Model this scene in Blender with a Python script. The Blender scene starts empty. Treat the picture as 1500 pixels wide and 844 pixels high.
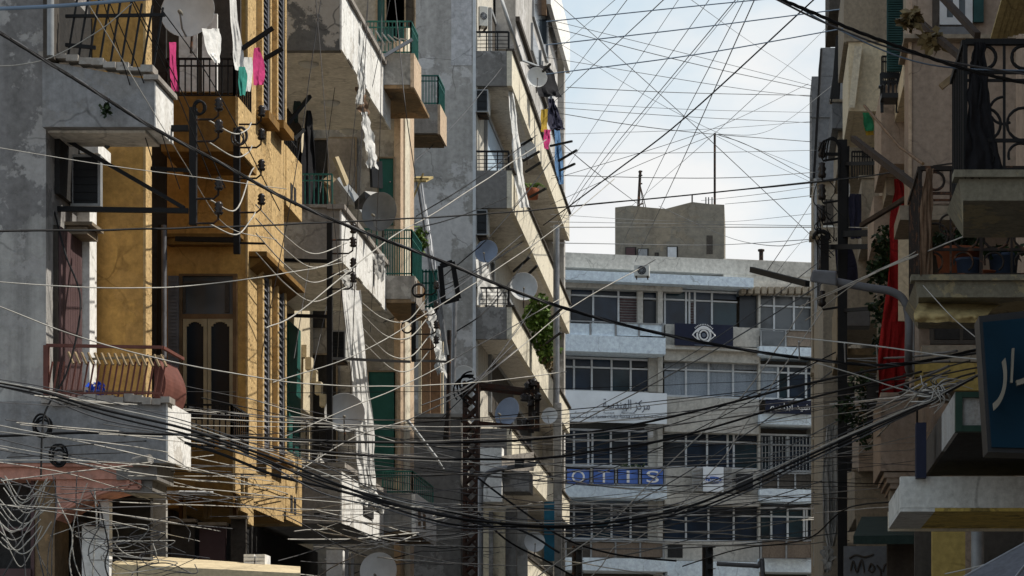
import bpy, math, random
from mathutils import Vector, Matrix, noise
R = math.radians
sc = bpy.context.scene
COL = sc.collection
rnd = random.Random(11)

# the lens: horizon and street vanishing point of the photograph, in its pixels (1500 wide)
F, CX, CY, EYE = 3600.0, 1100.0, 1070.0, 1.7
def P(px, py, Y): return Vector(((px-CX)*Y/F, Y, EYE+(CY-py)*Y/F))
def XP(px, Y): return (px-CX)*Y/F
def ZP(py, Y): return EYE+(CY-py)*Y/F
def YX(px, X): return X*F/(px-CX)

# ------------------------------------------------------------------ materials
def _n(nt, t, **kw):
    n = nt.nodes.new(t)
    for k, v in kw.items():
        if k in n.inputs.keys(): n.inputs[k].default_value = v
        else: setattr(n, k, v)
    return n
def _mix(nt, fac, a, b, mode='MIX'):
    m = nt.nodes.new('ShaderNodeMix'); m.data_type = 'RGBA'; m.blend_type = mode
    for i, v in ((0, fac), (6, a), (7, b)):
        if hasattr(v, 'is_output') or hasattr(v, 'links'): nt.links.new(v, m.inputs[i])
        else: m.inputs[i].default_value = v if i == 0 else (v[0], v[1], v[2], 1)
    return m.outputs[2]
def _ramp(nt, fac, lo, hi):
    r = nt.nodes.new('ShaderNodeMapRange'); r.inputs[1].default_value = lo; r.inputs[2].default_value = hi
    r.clamp = True; nt.links.new(fac, r.inputs[0]); return r.outputs[0]
def _noise(nt, scale, detail=4, vec=None, rough=.55):
    n = _n(nt, 'ShaderNodeTexNoise'); n.inputs['Scale'].default_value = scale
    n.inputs['Detail'].default_value = detail; n.inputs['Roughness'].default_value = rough
    if vec: nt.links.new(vec, n.inputs['Vector'])
    return n.outputs['Fac']
def _math(nt, op, a, b):
    m = nt.nodes.new('ShaderNodeMath'); m.operation = op
    for i, v in ((0, a), (1, b)):
        if hasattr(v, 'is_output'): nt.links.new(v, m.inputs[i])
        else: m.inputs[i].default_value = v
    return m.outputs[0]
def base_mat(name, rough=.8, metal=0, spec=.22):
    m = bpy.data.materials.new(name); m.use_nodes = True
    nt = m.node_tree; b = nt.nodes['Principled BSDF']
    b.inputs['Roughness'].default_value = rough; b.inputs['Metallic'].default_value = metal; b.inputs['Specular IOR Level'].default_value = spec
    return m, nt, b
def plaster(name, col, dirt=None, peel=None, peel_amt=.45, scale=1.0, streak=.6, rough=.9, bump=.3, mottled=.5, zsplit=None, pits=0):
    """weathered wall: large blotches, rain streaks, peeled patches, grain"""
    m, nt, b = base_mat(name, rough)
    geo = nt.nodes.new('ShaderNodeNewGeometry').outputs['Position']
    mp = nt.nodes.new('ShaderNodeMapping'); mp.inputs['Scale'].default_value = (4.5*scale, 4.5*scale, .22*scale)
    nt.links.new(geo, mp.inputs['Vector'])
    dirt = dirt or tuple(c*.42 for c in col)
    if zsplit:                      # lower storey painted another colour, along a ragged edge
        sz = nt.nodes.new('ShaderNodeSeparateXYZ'); nt.links.new(geo, sz.inputs[0])
        zf = _ramp(nt, _math(nt, 'ADD', sz.outputs[2], _math(nt, 'MULTIPLY', _noise(nt, 1.6, 6, geo, .6), 1.6)), zsplit[0]+.8, zsplit[0]+.82)
        col_in = _mix(nt, zf, zsplit[1], col)
    else: col_in = col
    big = _ramp(nt, _noise(nt, .9*scale, 6, geo, .62), .40, .60)
    st = _ramp(nt, _noise(nt, 1.0, 5, mp.outputs[0], .6), .43, .66)
    fine = _noise(nt, 14*scale, 6, geo, .65)
    c = _mix(nt, _math(nt, 'MULTIPLY', big, mottled), col_in, tuple(v*.66 for v in col))
    c = _mix(nt, _math(nt, 'MULTIPLY', st, streak), c, dirt)
    pm = None
    if peel:
        pz = _math(nt, 'ADD', _noise(nt, 1.15*scale, 9, geo, .68), 0)
        th = .5+(.5-peel_amt)*.55; pm = _ramp(nt, pz, th-.012, th+.012)
        c = _mix(nt, pm, c, peel)
    # hairline cracks, only here and there
    wn = nt.nodes.new('ShaderNodeTexNoise'); wn.inputs['Scale'].default_value = 2.2; nt.links.new(geo, wn.inputs['Vector'])
    wv = nt.nodes.new('ShaderNodeVectorMath'); wv.operation = 'MULTIPLY_ADD'; wv.inputs[1].default_value = (.5,.5,.5); nt.links.new(wn.outputs['Color'], wv.inputs[0]); nt.links.new(geo, wv.inputs[2])
    vc = nt.nodes.new('ShaderNodeTexVoronoi'); vc.feature = 'DISTANCE_TO_EDGE'; vc.inputs['Scale'].default_value = .8; nt.links.new(wv.outputs[0], vc.inputs['Vector'])
    ck = _math(nt, 'MULTIPLY', _ramp(nt, vc.outputs['Distance'], .014, .004), _ramp(nt, _noise(nt, .7, 2, geo), .46, .56))
    c = _mix(nt, _math(nt, 'MULTIPLY', ck, .7), c, tuple(v*.35 for v in dirt))
    c = _mix(nt, .42, c, _mix(nt, _ramp(nt, fine, .32, .7), tuple(v*.45 for v in col), tuple(min(1, v*1.3) for v in col)))
    nt.links.new(c, b.inputs['Base Color'])
    bp = nt.nodes.new('ShaderNodeBump'); bp.inputs['Strength'].default_value = bump; bp.inputs['Distance'].default_value = .03
    if pits:
        vo = nt.nodes.new('ShaderNodeTexVoronoi'); vo.inputs['Scale'].default_value = pits; nt.links.new(geo, vo.inputs['Vector'])
        fine = _math(nt, 'ADD', fine, _math(nt, 'MULTIPLY', _ramp(nt, vo.outputs[0], .08, .3), .6))
    h = fine if pm is None else _math(nt, 'SUBTRACT', fine, pm)
    nt.links.new(h, bp.inputs['Height']); nt.links.new(bp.outputs[0], b.inputs['Normal'])
    return m
def paint(name, col, rough=.5, metal=0, var=.35, scale=6, rust=None, rust_amt=.4):
    m, nt, b = base_mat(name, rough, metal)
    geo = nt.nodes.new('ShaderNodeNewGeometry').outputs['Position']
    f = _ramp(nt, _noise(nt, scale, 5, geo, .65), .35, .7)
    c = _mix(nt, f, col, tuple(v*(1-var) for v in col))
    if rust:
        c = _mix(nt, _ramp(nt, _noise(nt, scale*.9, 8, geo, .7), 1-rust_amt-.05, 1-rust_amt+.03), c, rust)
    nt.links.new(c, b.inputs['Base Color'])
    return m
def cloth(name, col, dirt=.35, trans=.0):
    m = plaster(name, col, tuple(v*(1-dirt) for v in col), scale=1.6, streak=.7, rough=.95, bump=.12, mottled=.35)
    if trans:
        nt = m.node_tree; b = nt.nodes['Principled BSDF']; out = nt.nodes['Material Output']
        t = nt.nodes.new('ShaderNodeBsdfTranslucent'); t.inputs[0].default_value = (*col, 1)
        mx = nt.nodes.new('ShaderNodeMixShader'); mx.inputs[0].default_value = trans
        nt.links.new(b.outputs[0], mx.inputs[1]); nt.links.new(t.outputs[0], mx.inputs[2]); nt.links.new(mx.outputs[0], out.inputs[0])
    return m
def glass(name, col, rough=.12):
    m, nt, b = base_mat(name, rough)
    geo = nt.nodes.new('ShaderNodeNewGeometry').outputs['Position']
    c = _mix(nt, _ramp(nt, _noise(nt, 1.1, 3, geo), .4, .65), col, tuple(v*.45+.004 for v in col))
    nt.links.new(c, b.inputs['Base Color'])
    b.inputs['Specular IOR Level'].default_value = .3
    return m
def leafm(name, col):
    m, nt, b = base_mat(name, .6)
    geo = nt.nodes.new('ShaderNodeNewGeometry').outputs['Position']
    c = _mix(nt, _ramp(nt, _noise(nt, 7, 3, geo), .35, .65), col, tuple(v*.4 for v in col))
    nt.links.new(c, b.inputs['Base Color']); return m

M = {}
M['grey'] = plaster('grey_plaster', (.23,.222,.22), (.115,.11,.105), peel=(.43,.415,.40), peel_amt=.44, streak=.75, zsplit=(6.75,(.60,.585,.55)))
M['greyband'] = plaster('grey_parapet_plaster', (0.279,0.279,0.285), (0.112,0.105,0.098), peel=(.24,.23,.22), peel_amt=.36, streak=.7)
M['white'] = plaster('white_parapet', (.84,.83,.80), (.44,.40,.34), peel=(.50,.46,.40), peel_amt=.35, streak=.55, mottled=.12, scale=1.3)
M['whitewash'] = plaster('white_trim', (.82,.81,.78), (.55,.53,.48), streak=.25, mottled=.12, bump=.1)
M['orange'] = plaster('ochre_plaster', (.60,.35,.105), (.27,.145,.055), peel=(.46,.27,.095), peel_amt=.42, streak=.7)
M['orange_lit'] = plaster('sunlit_ochre_stone', (.60,.42,.20), (.30,.19,.09), peel=(.46,.30,.13), peel_amt=.40, streak=.5, pits=9, bump=.6)  # pitted ochre stone, with sunlight put in as a paler tone
M['orange_shaded'] = plaster('shaded_ochre', (0.250,0.140,0.039), (0.078,0.047,0.023), streak=.8)  # same ochre, shade of recess and balcony fronts put into the colour
M['pink'] = plaster('faded_pink_plaster', (.60,.30,.23), (.26,.15,.12), peel=(.38,.25,.21), peel_amt=.40)
M['tan'] = plaster('tan_plaster', (0.272,0.220,0.160), (0.136,0.104,0.072), streak=.6)
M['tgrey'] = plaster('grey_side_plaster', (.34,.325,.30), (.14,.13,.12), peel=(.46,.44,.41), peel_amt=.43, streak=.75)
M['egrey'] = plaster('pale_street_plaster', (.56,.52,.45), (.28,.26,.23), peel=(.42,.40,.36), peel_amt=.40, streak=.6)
M['tan_lit'] = plaster('sunlit_tan', (.60,.46,.33), (.36,.25,.17), streak=.5)  # tan plaster made paler to carry the sunlight on it
M['peeled'] = plaster('peeled_parapet', (.15,.145,.14), (.08,.08,.08), peel=(.55,.50,.44), peel_amt=.50, scale=.9)
M['dirtygrey'] = plaster('dirty_grey_parapet', (.33,.30,.27), (.15,.13,.12), peel=(.42,.40,.37), peel_amt=.36)
M['ceil'] = plaster('balcony_soffit', (0.723,0.682,0.616), (0.394,0.355,0.303), peel=(.34,.30,.26), peel_amt=.34)
M['soffit_rust'] = plaster('rusty_soffit', (.24,.17,.10), (.10,.07,.05), peel=(.36,.22,.11), peel_amt=.40)
M['concrete'] = plaster('grey_concrete', (.45,.43,.405), (.20,.19,.18), peel=(.60,.585,.58), peel_amt=.46, scale=.5, streak=.9, zsplit=(14.9,(.31,.295,.27)))
M['palepatch'] = plaster('pale_patch', (.58,.57,.58), (.34,.34,.35), peel=(.40,.40,.40), peel_amt=.42, scale=.8)
M['concrete_dark'] = plaster('dark_concrete', (.215,.205,.195), (.13,.12,.11), peel=(.34,.33,.32), peel_amt=.36, scale=.7)
M['cream'] = plaster('cream_parapet', (.72,.66,.53), (.36,.31,.24), peel=(.50,.45,.37), peel_amt=.36, streak=.6, mottled=.2)
M['creamwall'] = plaster('cream_wall', (0.690,0.598,0.437), (0.414,0.345,0.253), streak=.4)
M['far_wall'] = plaster('far_wall', (.55,.525,.475), (.33,.31,.28), scale=.5, streak=.6)
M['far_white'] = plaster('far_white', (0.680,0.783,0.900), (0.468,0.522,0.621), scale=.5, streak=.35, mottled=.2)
M['far_roof'] = plaster('far_roof_block', (0.279,0.238,0.180), (0.139,0.127,0.107), peel=(.20,.19,.165), peel_amt=.46, scale=.30, streak=.75)
M['rgrey'] = plaster('blue_grey_wall', (0.180,0.187,0.198), (0.108,0.112,0.122), scale=.5)
M['rbeige'] = plaster('pink_beige_wall', (0.379,0.300,0.238), (0.200,0.153,0.121), streak=.4, mottled=.35)
M['rbeige2'] = plaster('dull_beige_wall', (0.327,0.279,0.216), (0.158,0.132,0.105), streak=.6)
M['rslab'] = plaster('mossy_slab', (0.233,0.216,0.164), (0.095,0.086,0.065), peel=(.36,.30,.17), peel_amt=.40, scale=1.6)
M['rwhite'] = plaster('white_canopy_paint', (0.655,0.655,0.622), (0.339,0.328,0.294), scale=1.2, streak=.5)
M['ryellow'] = plaster('yellow_soffit', (0.630,0.466,0.126), (0.126,0.101,0.063), peel=(.05,.042,.03), peel_amt=.36, scale=1.4)
M['yellow'] = plaster('yellow_panel', (0.467,0.340,0.108), (0.305,0.215,0.071), streak=.3)
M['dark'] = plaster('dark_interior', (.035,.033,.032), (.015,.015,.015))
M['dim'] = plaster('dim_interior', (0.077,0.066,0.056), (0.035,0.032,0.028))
M['asphalt'] = plaster('asphalt', (.05,.05,.052), (.03,.03,.03), streak=.2, rough=.85)
M['paving'] = plaster('paving', (.28,.27,.25), (.15,.15,.14), streak=.3)
M['earth'] = plaster('ground', (.20,.18,.15), (.10,.09,.08), scale=.3, streak=.2)
M['black'] = paint('black_metal', (.012,.012,.013), .7, 0, .3)
M['iron'] = paint('dark_iron', (.030,.024,.021), .8, 0, .4, 8, (.12,.055,.03), .42)
M['rust'] = paint('rusty_metal', (.07,.046,.038), .85, 0, .5, 9, (.07,.03,.02), .45)
M['redbrown'] = paint('red_brown_sheet', (.17,.065,.05), .7, 0, .4, 5)
M['steel'] = paint('grey_steel', (.28,.29,.31), .45, .5, .3)
M['lampgrey'] = paint('lamp_grey', (.14,.14,.148), .6, 0, .3)
M['greenrail'] = paint('green_metal', (.03,.15,.125), .5, .1, .35)
M['greendoor'] = paint('green_door', (.022,.115,.10), .6, 0, .35, 3)
M['shutter_green'] = paint('dark_green_shutter', (.022,.075,.075), .6, 0, .4, 3)
M['shutter_grey'] = paint('slate_shutter', (.17,.17,.185), .7, 0, .45, 5)
M['maroon'] = paint('maroon_shutter', (.10,.060,.062), .7, 0, .3, 3)
M['darkwood'] = paint('dark_weathered_wood', (.05,.034,.024), .9, 0, .5, 6)
M['woodcream'] = paint('cream_door', (.43,.35,.22), .6, 0, .35, 4)
M['wood'] = paint('brown_wood', (.20,.12,.06), .7, 0, .5, 5)
M['plankwood'] = paint('splintered_wood', (.30,.22,.13), .8, 0, .5, 8)
M['dish'] = paint('dish_grey', (.60,.60,.59), .6, 0, .25, 3)
M['dish_blue'] = paint('dish_blue_grey', (.22,.26,.34), .6, 0, .3, 3)
M['dish_dark'] = paint('dish_dark', (.22,.23,.24), .5, .2, .4, 3)
M['acwhite'] = paint('ac_casing', (.55,.55,.52), .5, 0, .2, 4)
M['acgrille'] = paint('ac_grille', (.02,.022,.025), .6, 0, .3)
M['wire_black'] = paint('black_cable', (.010,.010,.011), .75, 0, .3)
M['wire_grey'] = paint('grey_wire', (.085,.085,.09), .6, 0, .4, 3)
M['wire_sky'] = paint('dark_grey_wire', (.13,.135,.14), .8, 0, .3, 3)
M['wire_pale'] = paint('pale_wire', (.46,.445,.41), .65, 0, .45, 3)
M['wire_blue'] = paint('blue_grey_wire', (.17,.23,.31), .7, 0, .2, 3)
M['ceramic'] = paint('insulator_brown', (.03,.025,.024), .25, 0, .2)
M['c_white'] = cloth('white_sheet', (.80,.79,.76), .45, .12)
M['c_grey'] = cloth('grey_sheet', (.42,.41,.39), .5)
M['c_black'] = cloth('black_cloth', (.015,.015,.018))
M['c_brown'] = cloth('brown_rag', (.20,.13,.085))
M['c_pink'] = cloth('pink_cloth', (.62,.06,.22), .3, .2)
M['c_teal'] = cloth('teal_cloth', (.05,.30,.25), .3, .2)
M['c_red'] = cloth('red_curtain', (.30,.014,.014), .5)
M['c_yellow'] = cloth('mustard_cloth', (.42,.28,.04), .3, .2)
M['c_navy'] = cloth('navy_cloth', (.03,.03,.055))
M['c_blue'] = cloth('blue_cloth', (.10,.20,.36))
M['c_green'] = cloth('green_flag', (.03,.22,.10))
M['blue_bag'] = cloth('bright_blue_plastic', (.02,.09,.60), .3)
M['straw'] = cloth('straw_awning', (.46,.36,.17), .45)
M['cream_awn'] = cloth('cream_awning', (.66,.55,.36), .3)
M['greyawn'] = cloth('grey_awning', (.125,.13,.15), .2)
M['greenawn'] = cloth('dark_green_awning', (.03,.05,.045))
M['glass'] = glass('dark_glass', (.018,.024,.032))
M['glass_far'] = glass('far_glass', (.02,.036,.064), .22)
M['glass_mid'] = glass('dusty_glass', (.032,.04,.052), .3)
M['glass_teal'] = glass('teal_glass', (.02,.045,.06), .12)
M['glass_grey'] = glass('greyish_glass', (.12,.13,.14))
M['curtain_far'] = cloth('window_curtain', (.33,.37,.42), .5)
M['frame_white'] = paint('white_frame', (.62,.64,.66), .5, 0, .2)
M['frame_grey'] = paint('grey_frame', (.30,.31,.32), .5, .1, .3)
M['bluedoor'] = paint('pale_blue_door', (.42,.52,.62), .55, 0, .2)
M['sign_blue'] = paint('sign_blue', (.10,.19,.55), .6, 0, .3, 2)
M['sign_teal'] = paint('sign_deep_blue', (.004,.027,.05), .9, 0, .35, 2)
M['sign_navy'] = paint('sign_navy', (.014,.018,.042), .6, 0, .2)
M['sign_white'] = paint('sign_white', (.78,.83,.88), .6, 0, .12, 2)
M['letter_white'] = paint('letter_white', (.78,.78,.78), .6, 0, .1)
M['letter_grey'] = paint('letter_grey', (.13,.15,.19), .6, 0, .1)
M['letter_tan'] = paint('letter_tan', (.24,.22,.18), .6, 0, .3)
M['greenframe'] = paint('dark_green_frame', (.018,.048,.033), .6, 0, .3)
M['palepanel'] = plaster('pale_panel', (.42,.42,.41), (.20,.14,.09), scale=3)
M['brown_panel'] = plaster('brown_panel', (.30,.19,.115), (.18,.11,.07))
M['terracotta'] = paint('terracotta', (.30,.095,.045), .8, 0, .35)
M['bluepot'] = paint('blue_plastic', (.05,.075,.13), .5, 0, .3)
M['far_brown'] = plaster('far_brown_panel', (.23,.18,.14), (.14,.11,.09))
M['teal_mural'] = paint('teal_mural', (.03,.17,.26), .7, 0, .5, 2)
M['leaf'] = leafm('bright_leaves', (.12,.20,.035))
M['leaf_dark'] = leafm('dark_leaves', (.022,.045,.014))
M['dryleaf'] = leafm('dry_leaves', (.20,.15,.07))
M['plastic_black'] = paint('black_plastic', (.02,.022,.026), .4, 0, .2)

# ------------------------------------------------------------------ mesh builder
class MB:
    def __init__(s): s.v = []; s.f = []; s.sm = []
    def add(s, vs, fs, smooth=False):
        b = len(s.v); s.v += [Vector(v) for v in vs]
        for f in fs: s.f.append([b+i for i in f]); s.sm.append(smooth)
        return s
    def hexa(s, a, b):          # two quads, front a and back b, same winding
        return s.add(list(a)+list(b), [(0,1,2,3),(7,6,5,4),(0,4,5,1),(1,5,6,2),(2,6,7,3),(3,7,4,0)])
    def box(s, x0, x1, y0, y1, z0, z1):
        if x0 > x1: x0, x1 = x1, x0
        if y0 > y1: y0, y1 = y1, y0
        if z0 > z1: z0, z1 = z1, z0
        return s.hexa([(x0,y0,z0),(x1,y0,z0),(x1,y0,z1),(x0,y0,z1)], [(x0,y1,z0),(x1,y1,z0),(x1,y1,z1),(x0,y1,z1)])
    def fb(s, px0, px1, py0, py1, Y, d):      # camera-facing box: front at Y covers the pixel rectangle, d deep (away)
        return s.box(XP(px0,Y), XP(px1,Y), Y, Y+d, ZP(py1,Y), ZP(py0,Y))
    def sb(s, X, pxa, pxb, z0, z1, t):        # street-facing slab on plane X between two pixel columns, t thick (signed)
        return s.box(X, X+t, YX(pxa,X), YX(pxb,X), z0, z1)
    def quad(s, *p): return s.add(p, [tuple(range(len(p)))])
    def bar(s, p, q, w, h=None, up=(0,0,1)):
        p, q = Vector(p), Vector(q); h = h or w; d = (q-p).normalized()
        u = Vector(up)
        if abs(d.dot(u)) > .98: u = Vector((0,1,0))
        a = d.cross(u).normalized()*w/2; b = a.cross(d).normalized()*h/2
        return s.hexa([p-a-b, p+a-b, p+a+b, p-a+b], [q-a-b, q+a-b, q+a+b, q-a+b])
    def tube(s, pts, r, n=6, r1=None, cap=True):
        pts = [Vector(p) for p in pts]; k = len(pts); vs = []; fs = []
        up = Vector((0,0,1))
        for i, p in enumerate(pts):
            d = (pts[min(i+1,k-1)]-pts[max(i-1,0)]).normalized()
            u = up if abs(d.dot(up)) < .95 else Vector((0,1,0))
            a = d.cross(u).normalized(); b = a.cross(d)
            rr = r if r1 is None else r+(r1-r)*i/(k-1)
            for j in range(n):
                t = 2*math.pi*j/n; vs.append(p+a*math.cos(t)*rr+b*math.sin(t)*rr)
        for i in range(k-1):
            for j in range(n):
                fs.append((i*n+j, i*n+(j+1)%n, (i+1)*n+(j+1)%n, (i+1)*n+j))
        s.add(vs, fs, True)
        if cap and n > 3:
            s.add([vs[j] for j in range(n)][::-1], [tuple(range(n))]); s.add(vs[-n:], [tuple(range(n))])
        return s
    def ring(s, c, r, t, u=(1,0,0), v=(0,0,1), n=20, a0=0, a1=360, ry=None):
        c, u, v = Vector(c), Vector(u), Vector(v); ry = ry or r
        pts = [c+u*math.cos(R(a0+(a1-a0)*i/n))*r+v*math.sin(R(a0+(a1-a0)*i/n))*ry for i in range(n+1)]
        return s.tube(pts, t, 5, cap=False)
    def disc(s, c, r, u=(1,0,0), v=(0,0,1), n=24, ry=None):
        c, u, v = Vector(c), Vector(u), Vector(v); ry = ry or r
        return s.add([c+u*math.cos(2*math.pi*i/n)*r+v*math.sin(2*math.pi*i/n)*ry for i in range(n)], [tuple(range(n))])
    def lathe(s, prof, c=(0,0,0), n=16, ax='z'):
        vs = []; fs = []; c = Vector(c); k = len(prof)
        for (r, h) in prof:
            for j in range(n):
                t = 2*math.pi*j/n
                q = (r*math.cos(t), r*math.sin(t), h) if ax == 'z' else (r*math.cos(t), h, r*math.sin(t))
                vs.append(c+Vector(q))
        for i in range(k-1):
            for j in range(n): fs.append((i*n+j, i*n+(j+1)%n, (i+1)*n+(j+1)%n, (i+1)*n+j))
        return s.add(vs, fs, True)
    def build(s, name, mat, parent=None, bevel=0):
        off = wloc(parent) if parent else Vector((0,0,0))
        if not parent and s.v:                 # a mesh that is a thing by itself gets its origin at its foot
            n = len(s.v); off = Vector((sum(v.x for v in s.v)/n, sum(v.y for v in s.v)/n, min(v.z for v in s.v)))
        me = bpy.data.meshes.new(name); me.from_pydata([v-off for v in s.v], [], s.f); me.update()
        me.polygons.foreach_set('use_smooth', s.sm)
        me.materials.append(M[mat] if isinstance(mat, str) else mat)
        o = bpy.data.objects.new(name, me); COL.objects.link(o)
        if parent: o.parent = parent
        else: o.location = off
        if bevel:
            b = o.modifiers.new('bevel', 'BEVEL'); b.width = bevel; b.segments = 2; b.limit_method = 'ANGLE'
        return o
def wloc(o):
    v = Vector((0,0,0))
    while o: v = v+Vector(o.location); o = o.parent
    return v
def tag(o, label, cat, group=None, kind=None):
    if kind: o['kind'] = kind
    if label: o['label'] = label
    if cat: o['category'] = cat
    if group: o['group'] = group
    return o
def thing(name, label, cat, loc=(0,0,0), group=None):
    o = bpy.data.objects.new(name, None); o.empty_display_size = .2; COL.objects.link(o); o.location = loc
    return tag(o, label, cat, group)
def one(mb, name, mat, label, cat, group=None, bevel=0):
    return tag(mb.build(name, mat, None, bevel), label, cat, group)
def copy_tree(o, parent=None):
    c = o.copy(); COL.objects.link(c); c.parent = parent
    for ch in list(o.children): copy_tree(ch, c)
    return c
def struct(mb, name, mat):
    o = mb.build(name, mat); o['kind'] = 'structure'; return o

# ------------------------------------------------------------------ shared pieces
def spline(pts, seg=7):
    pts = [Vector(p) for p in pts]
    if len(pts) < 3: return [pts[0].lerp(pts[-1], i/seg) for i in range(seg+1)]
    e = [2*pts[0]-pts[1]]+pts+[2*pts[-1]-pts[-2]]; out = []
    for i in range(1, len(e)-2):
        a, b, c, d = e[i-1], e[i], e[i+1], e[i+2]
        for k in range(seg):
            t = k/seg
            out.append(.5*((2*b)+(c-a)*t+(2*a-5*b+4*c-d)*t*t+(3*b-a-3*c+d)*t**3))
    out.append(pts[-1]); return out
NW = [0]
def wire(pts, r, mat, label, group=None, seg=7, wob=0, name='wire', cat='wire'):
    q = spline([P(*p) for p in pts], seg)
    if wob:
        s = rnd.random()*100
        q = [p+Vector((noise.noise((p.x*1.3+s, p.z*1.3, p.y)), 0, noise.noise((p.x*1.3, p.z*1.3+s, p.y))))*wob for p in q]
    NW[0] += 1
    return one(MB().tube(q, r, 5), name, mat, label, cat, group)
def railing(mb, p, q, h, n, t=.012, mid=True, foot=True):
    p, q = Vector(p), Vector(q); up = Vector((0,0,h))
    mb.bar(p+up, q+up, t*2.6, t*2)
    if foot: mb.bar(p+up*.06, q+up*.06, t*1.8)
    if mid: mb.bar(p+up*.82, q+up*.82, t*1.6)
    for i in range(n+1):
        a = p.lerp(q, i/n); mb.bar(a, a+up, t*(2.2 if i in (0, n) else 1.3))
    return mb
def drape(name, label, cat, rows, mat, folds=4, amp=.05, seg=6, cols=16, group=None, ragged=0, turn=None):
    """hanging cloth: rows of (px left, px right, py, Y), folded in depth"""
    if turn is None: turn = 1.6 if rows[0][0] < 820 else .3      # how far the far edge hangs back from the street
    L = spline([P(a, y, Y) for a, b, y, Y in rows], seg); Rr = spline([P(b, y, Y+turn*(b-a)*Y/F) for a, b, y, Y in rows], seg)
    vs = []; n = len(L); ph = rnd.random()*6
    for i in range(n):
        for j in range(cols+1):
            u = j/cols; p = L[i].lerp(Rr[i], u); k = noise.noise((u*3+ph, i*.12, ph)); k2 = noise.noise((u*6, i*.2+ph, ph)); k3 = noise.noise((u*14+ph, i*.35, 2*ph))
            p = p+Vector((k2*amp*.5, math.sin(u*folds*math.pi*1.3+ph+k*5)*amp*(.45+.5*i/n)*(.6+k2)+k3*amp*.45, k3*amp*.3))
            if ragged: p = p+Vector((noise.noise((i*.6, u*4, ph)), 0, noise.noise((u*9, ph, i*.2))*(i/n)*1.5))*ragged
            vs.append(p)
    fs = [(i*(cols+1)+j, i*(cols+1)+j+1, (i+1)*(cols+1)+j+1, (i+1)*(cols+1)+j) for i in range(n-1) for j in range(cols)]
    return one(MB().add(vs, fs, True), name, mat, label, cat, group)
def leaves(mb, c, rad, n, size, g):
    c = Vector(c)
    for _ in range(n):
        while True:
            d = Vector((g.uniform(-1,1), g.uniform(-1,1), g.uniform(-1,1)))
            if d.length < 1: break
        p = c+Vector((d.x*rad[0], d.y*rad[1], d.z*rad[2]))
        a = Vector((g.uniform(-1,1), g.uniform(-1,1), g.uniform(-1,.6))).normalized()*size*g.uniform(.6,1.3)
        b = a.cross(Vector((g.uniform(-1,1), g.uniform(-1,1), g.uniform(-1,1)))).normalized()*size*.35
        mb.add([p, p+a*.5+b, p+a, p+a*.5-b], [(0,1,2,3)])
TXT = {}
def _raw(s, shear=0):
    if (s, shear) in TXT: return TXT[(s, shear)]
    c = bpy.data.curves.new('text', 'FONT'); c.body = s; c.size = 1; c.extrude = .04; c.shear = shear; c.resolution_u = 4
    o = bpy.data.objects.new('text', c); COL.objects.link(o)
    me = bpy.data.meshes.new_from_object(o.evaluated_get(bpy.context.evaluated_depsgraph_get()))
    bpy.data.objects.remove(o); bpy.data.curves.remove(c)
    TXT[(s, shear)] = ([tuple(v.co) for v in me.vertices], [tuple(p.vertices) for p in me.polygons]); bpy.data.meshes.remove(me)
    return TXT[(s, shear)]
def text_me(s, w, h, depth=.01, shear=0):
    vs, fs = _raw(s, shear)
    lo = [min(v[i] for v in vs) for i in range(3)]; hi = [max(v[i] for v in vs) for i in range(3)]; k = (w, h, depth)
    return [tuple((v[i]-lo[i])/(hi[i]-lo[i])*k[i] for i in range(3)) for v in vs], fs
AR1="\ufee3\ufeae\ufedb\ufeb0 \ufe8d\ufedf\ufeec\ufee8\ufeaa\ufeb3\ufe94"[::-1]
AR2="\ufeb7\ufef4\ufeaa \ufe8d\ufe91\ufeae\ufe8d\ufeeb\ufef4\ufee2"[::-1]
AR3="\ufea9\ufead\ufe8d\ufeb3\ufe8e\ufe95 \ufeeb\ufee8\ufeaa\ufeb3\ufef4\ufe94"[::-1]
for t_, s_ in ((AR1,0),(AR2,0),(AR3,0),(AR3[:6],0),('O',0),('T',0),('I',0),('S',0),('Carrier',.3),('\ufead',.12),('\ufe8d',.12),('\ufeaf',.12)): _raw(t_, s_)
def text_on(mb, s, o, u, v, n, w, h, depth=.01, shear=0):
    """letters on a plane: origin lower left, unit axes u right, v up, n towards the viewer"""
    vs, fs = text_me(s, w, h, depth, shear); o, u, v, n = Vector(o), Vector(u), Vector(v), Vector(n)
    return mb.add([o+u*a+v*b+n*c for a, b, c in vs], fs)
SUN_E=5.0; CLOUD_OFF=(.3,.1,.2); CLOUD_LO=.43; CLOUD_HI=.62; SKY_PALE=(5.9,7.9,9.3)
# ------------------------------------------------------------------ ground and street
struct(MB().box(-400,400,-60,900,-.4,-.02), 'ground', 'earth')
struct(MB().quad((-3.6,-20,.0),(1.0,-20,.0),(1.0,96,.0),(-3.6,96,.0)), 'road', 'asphalt')
pv = MB(); pv.box(-7.2,-3.6,-20,96,-.05,.13); struct(pv, 'pavement', 'paving')
pv = MB(); pv.box(1.0,2.6,-20,96,-.05,.13); struct(pv, 'pavement', 'paving')

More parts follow.
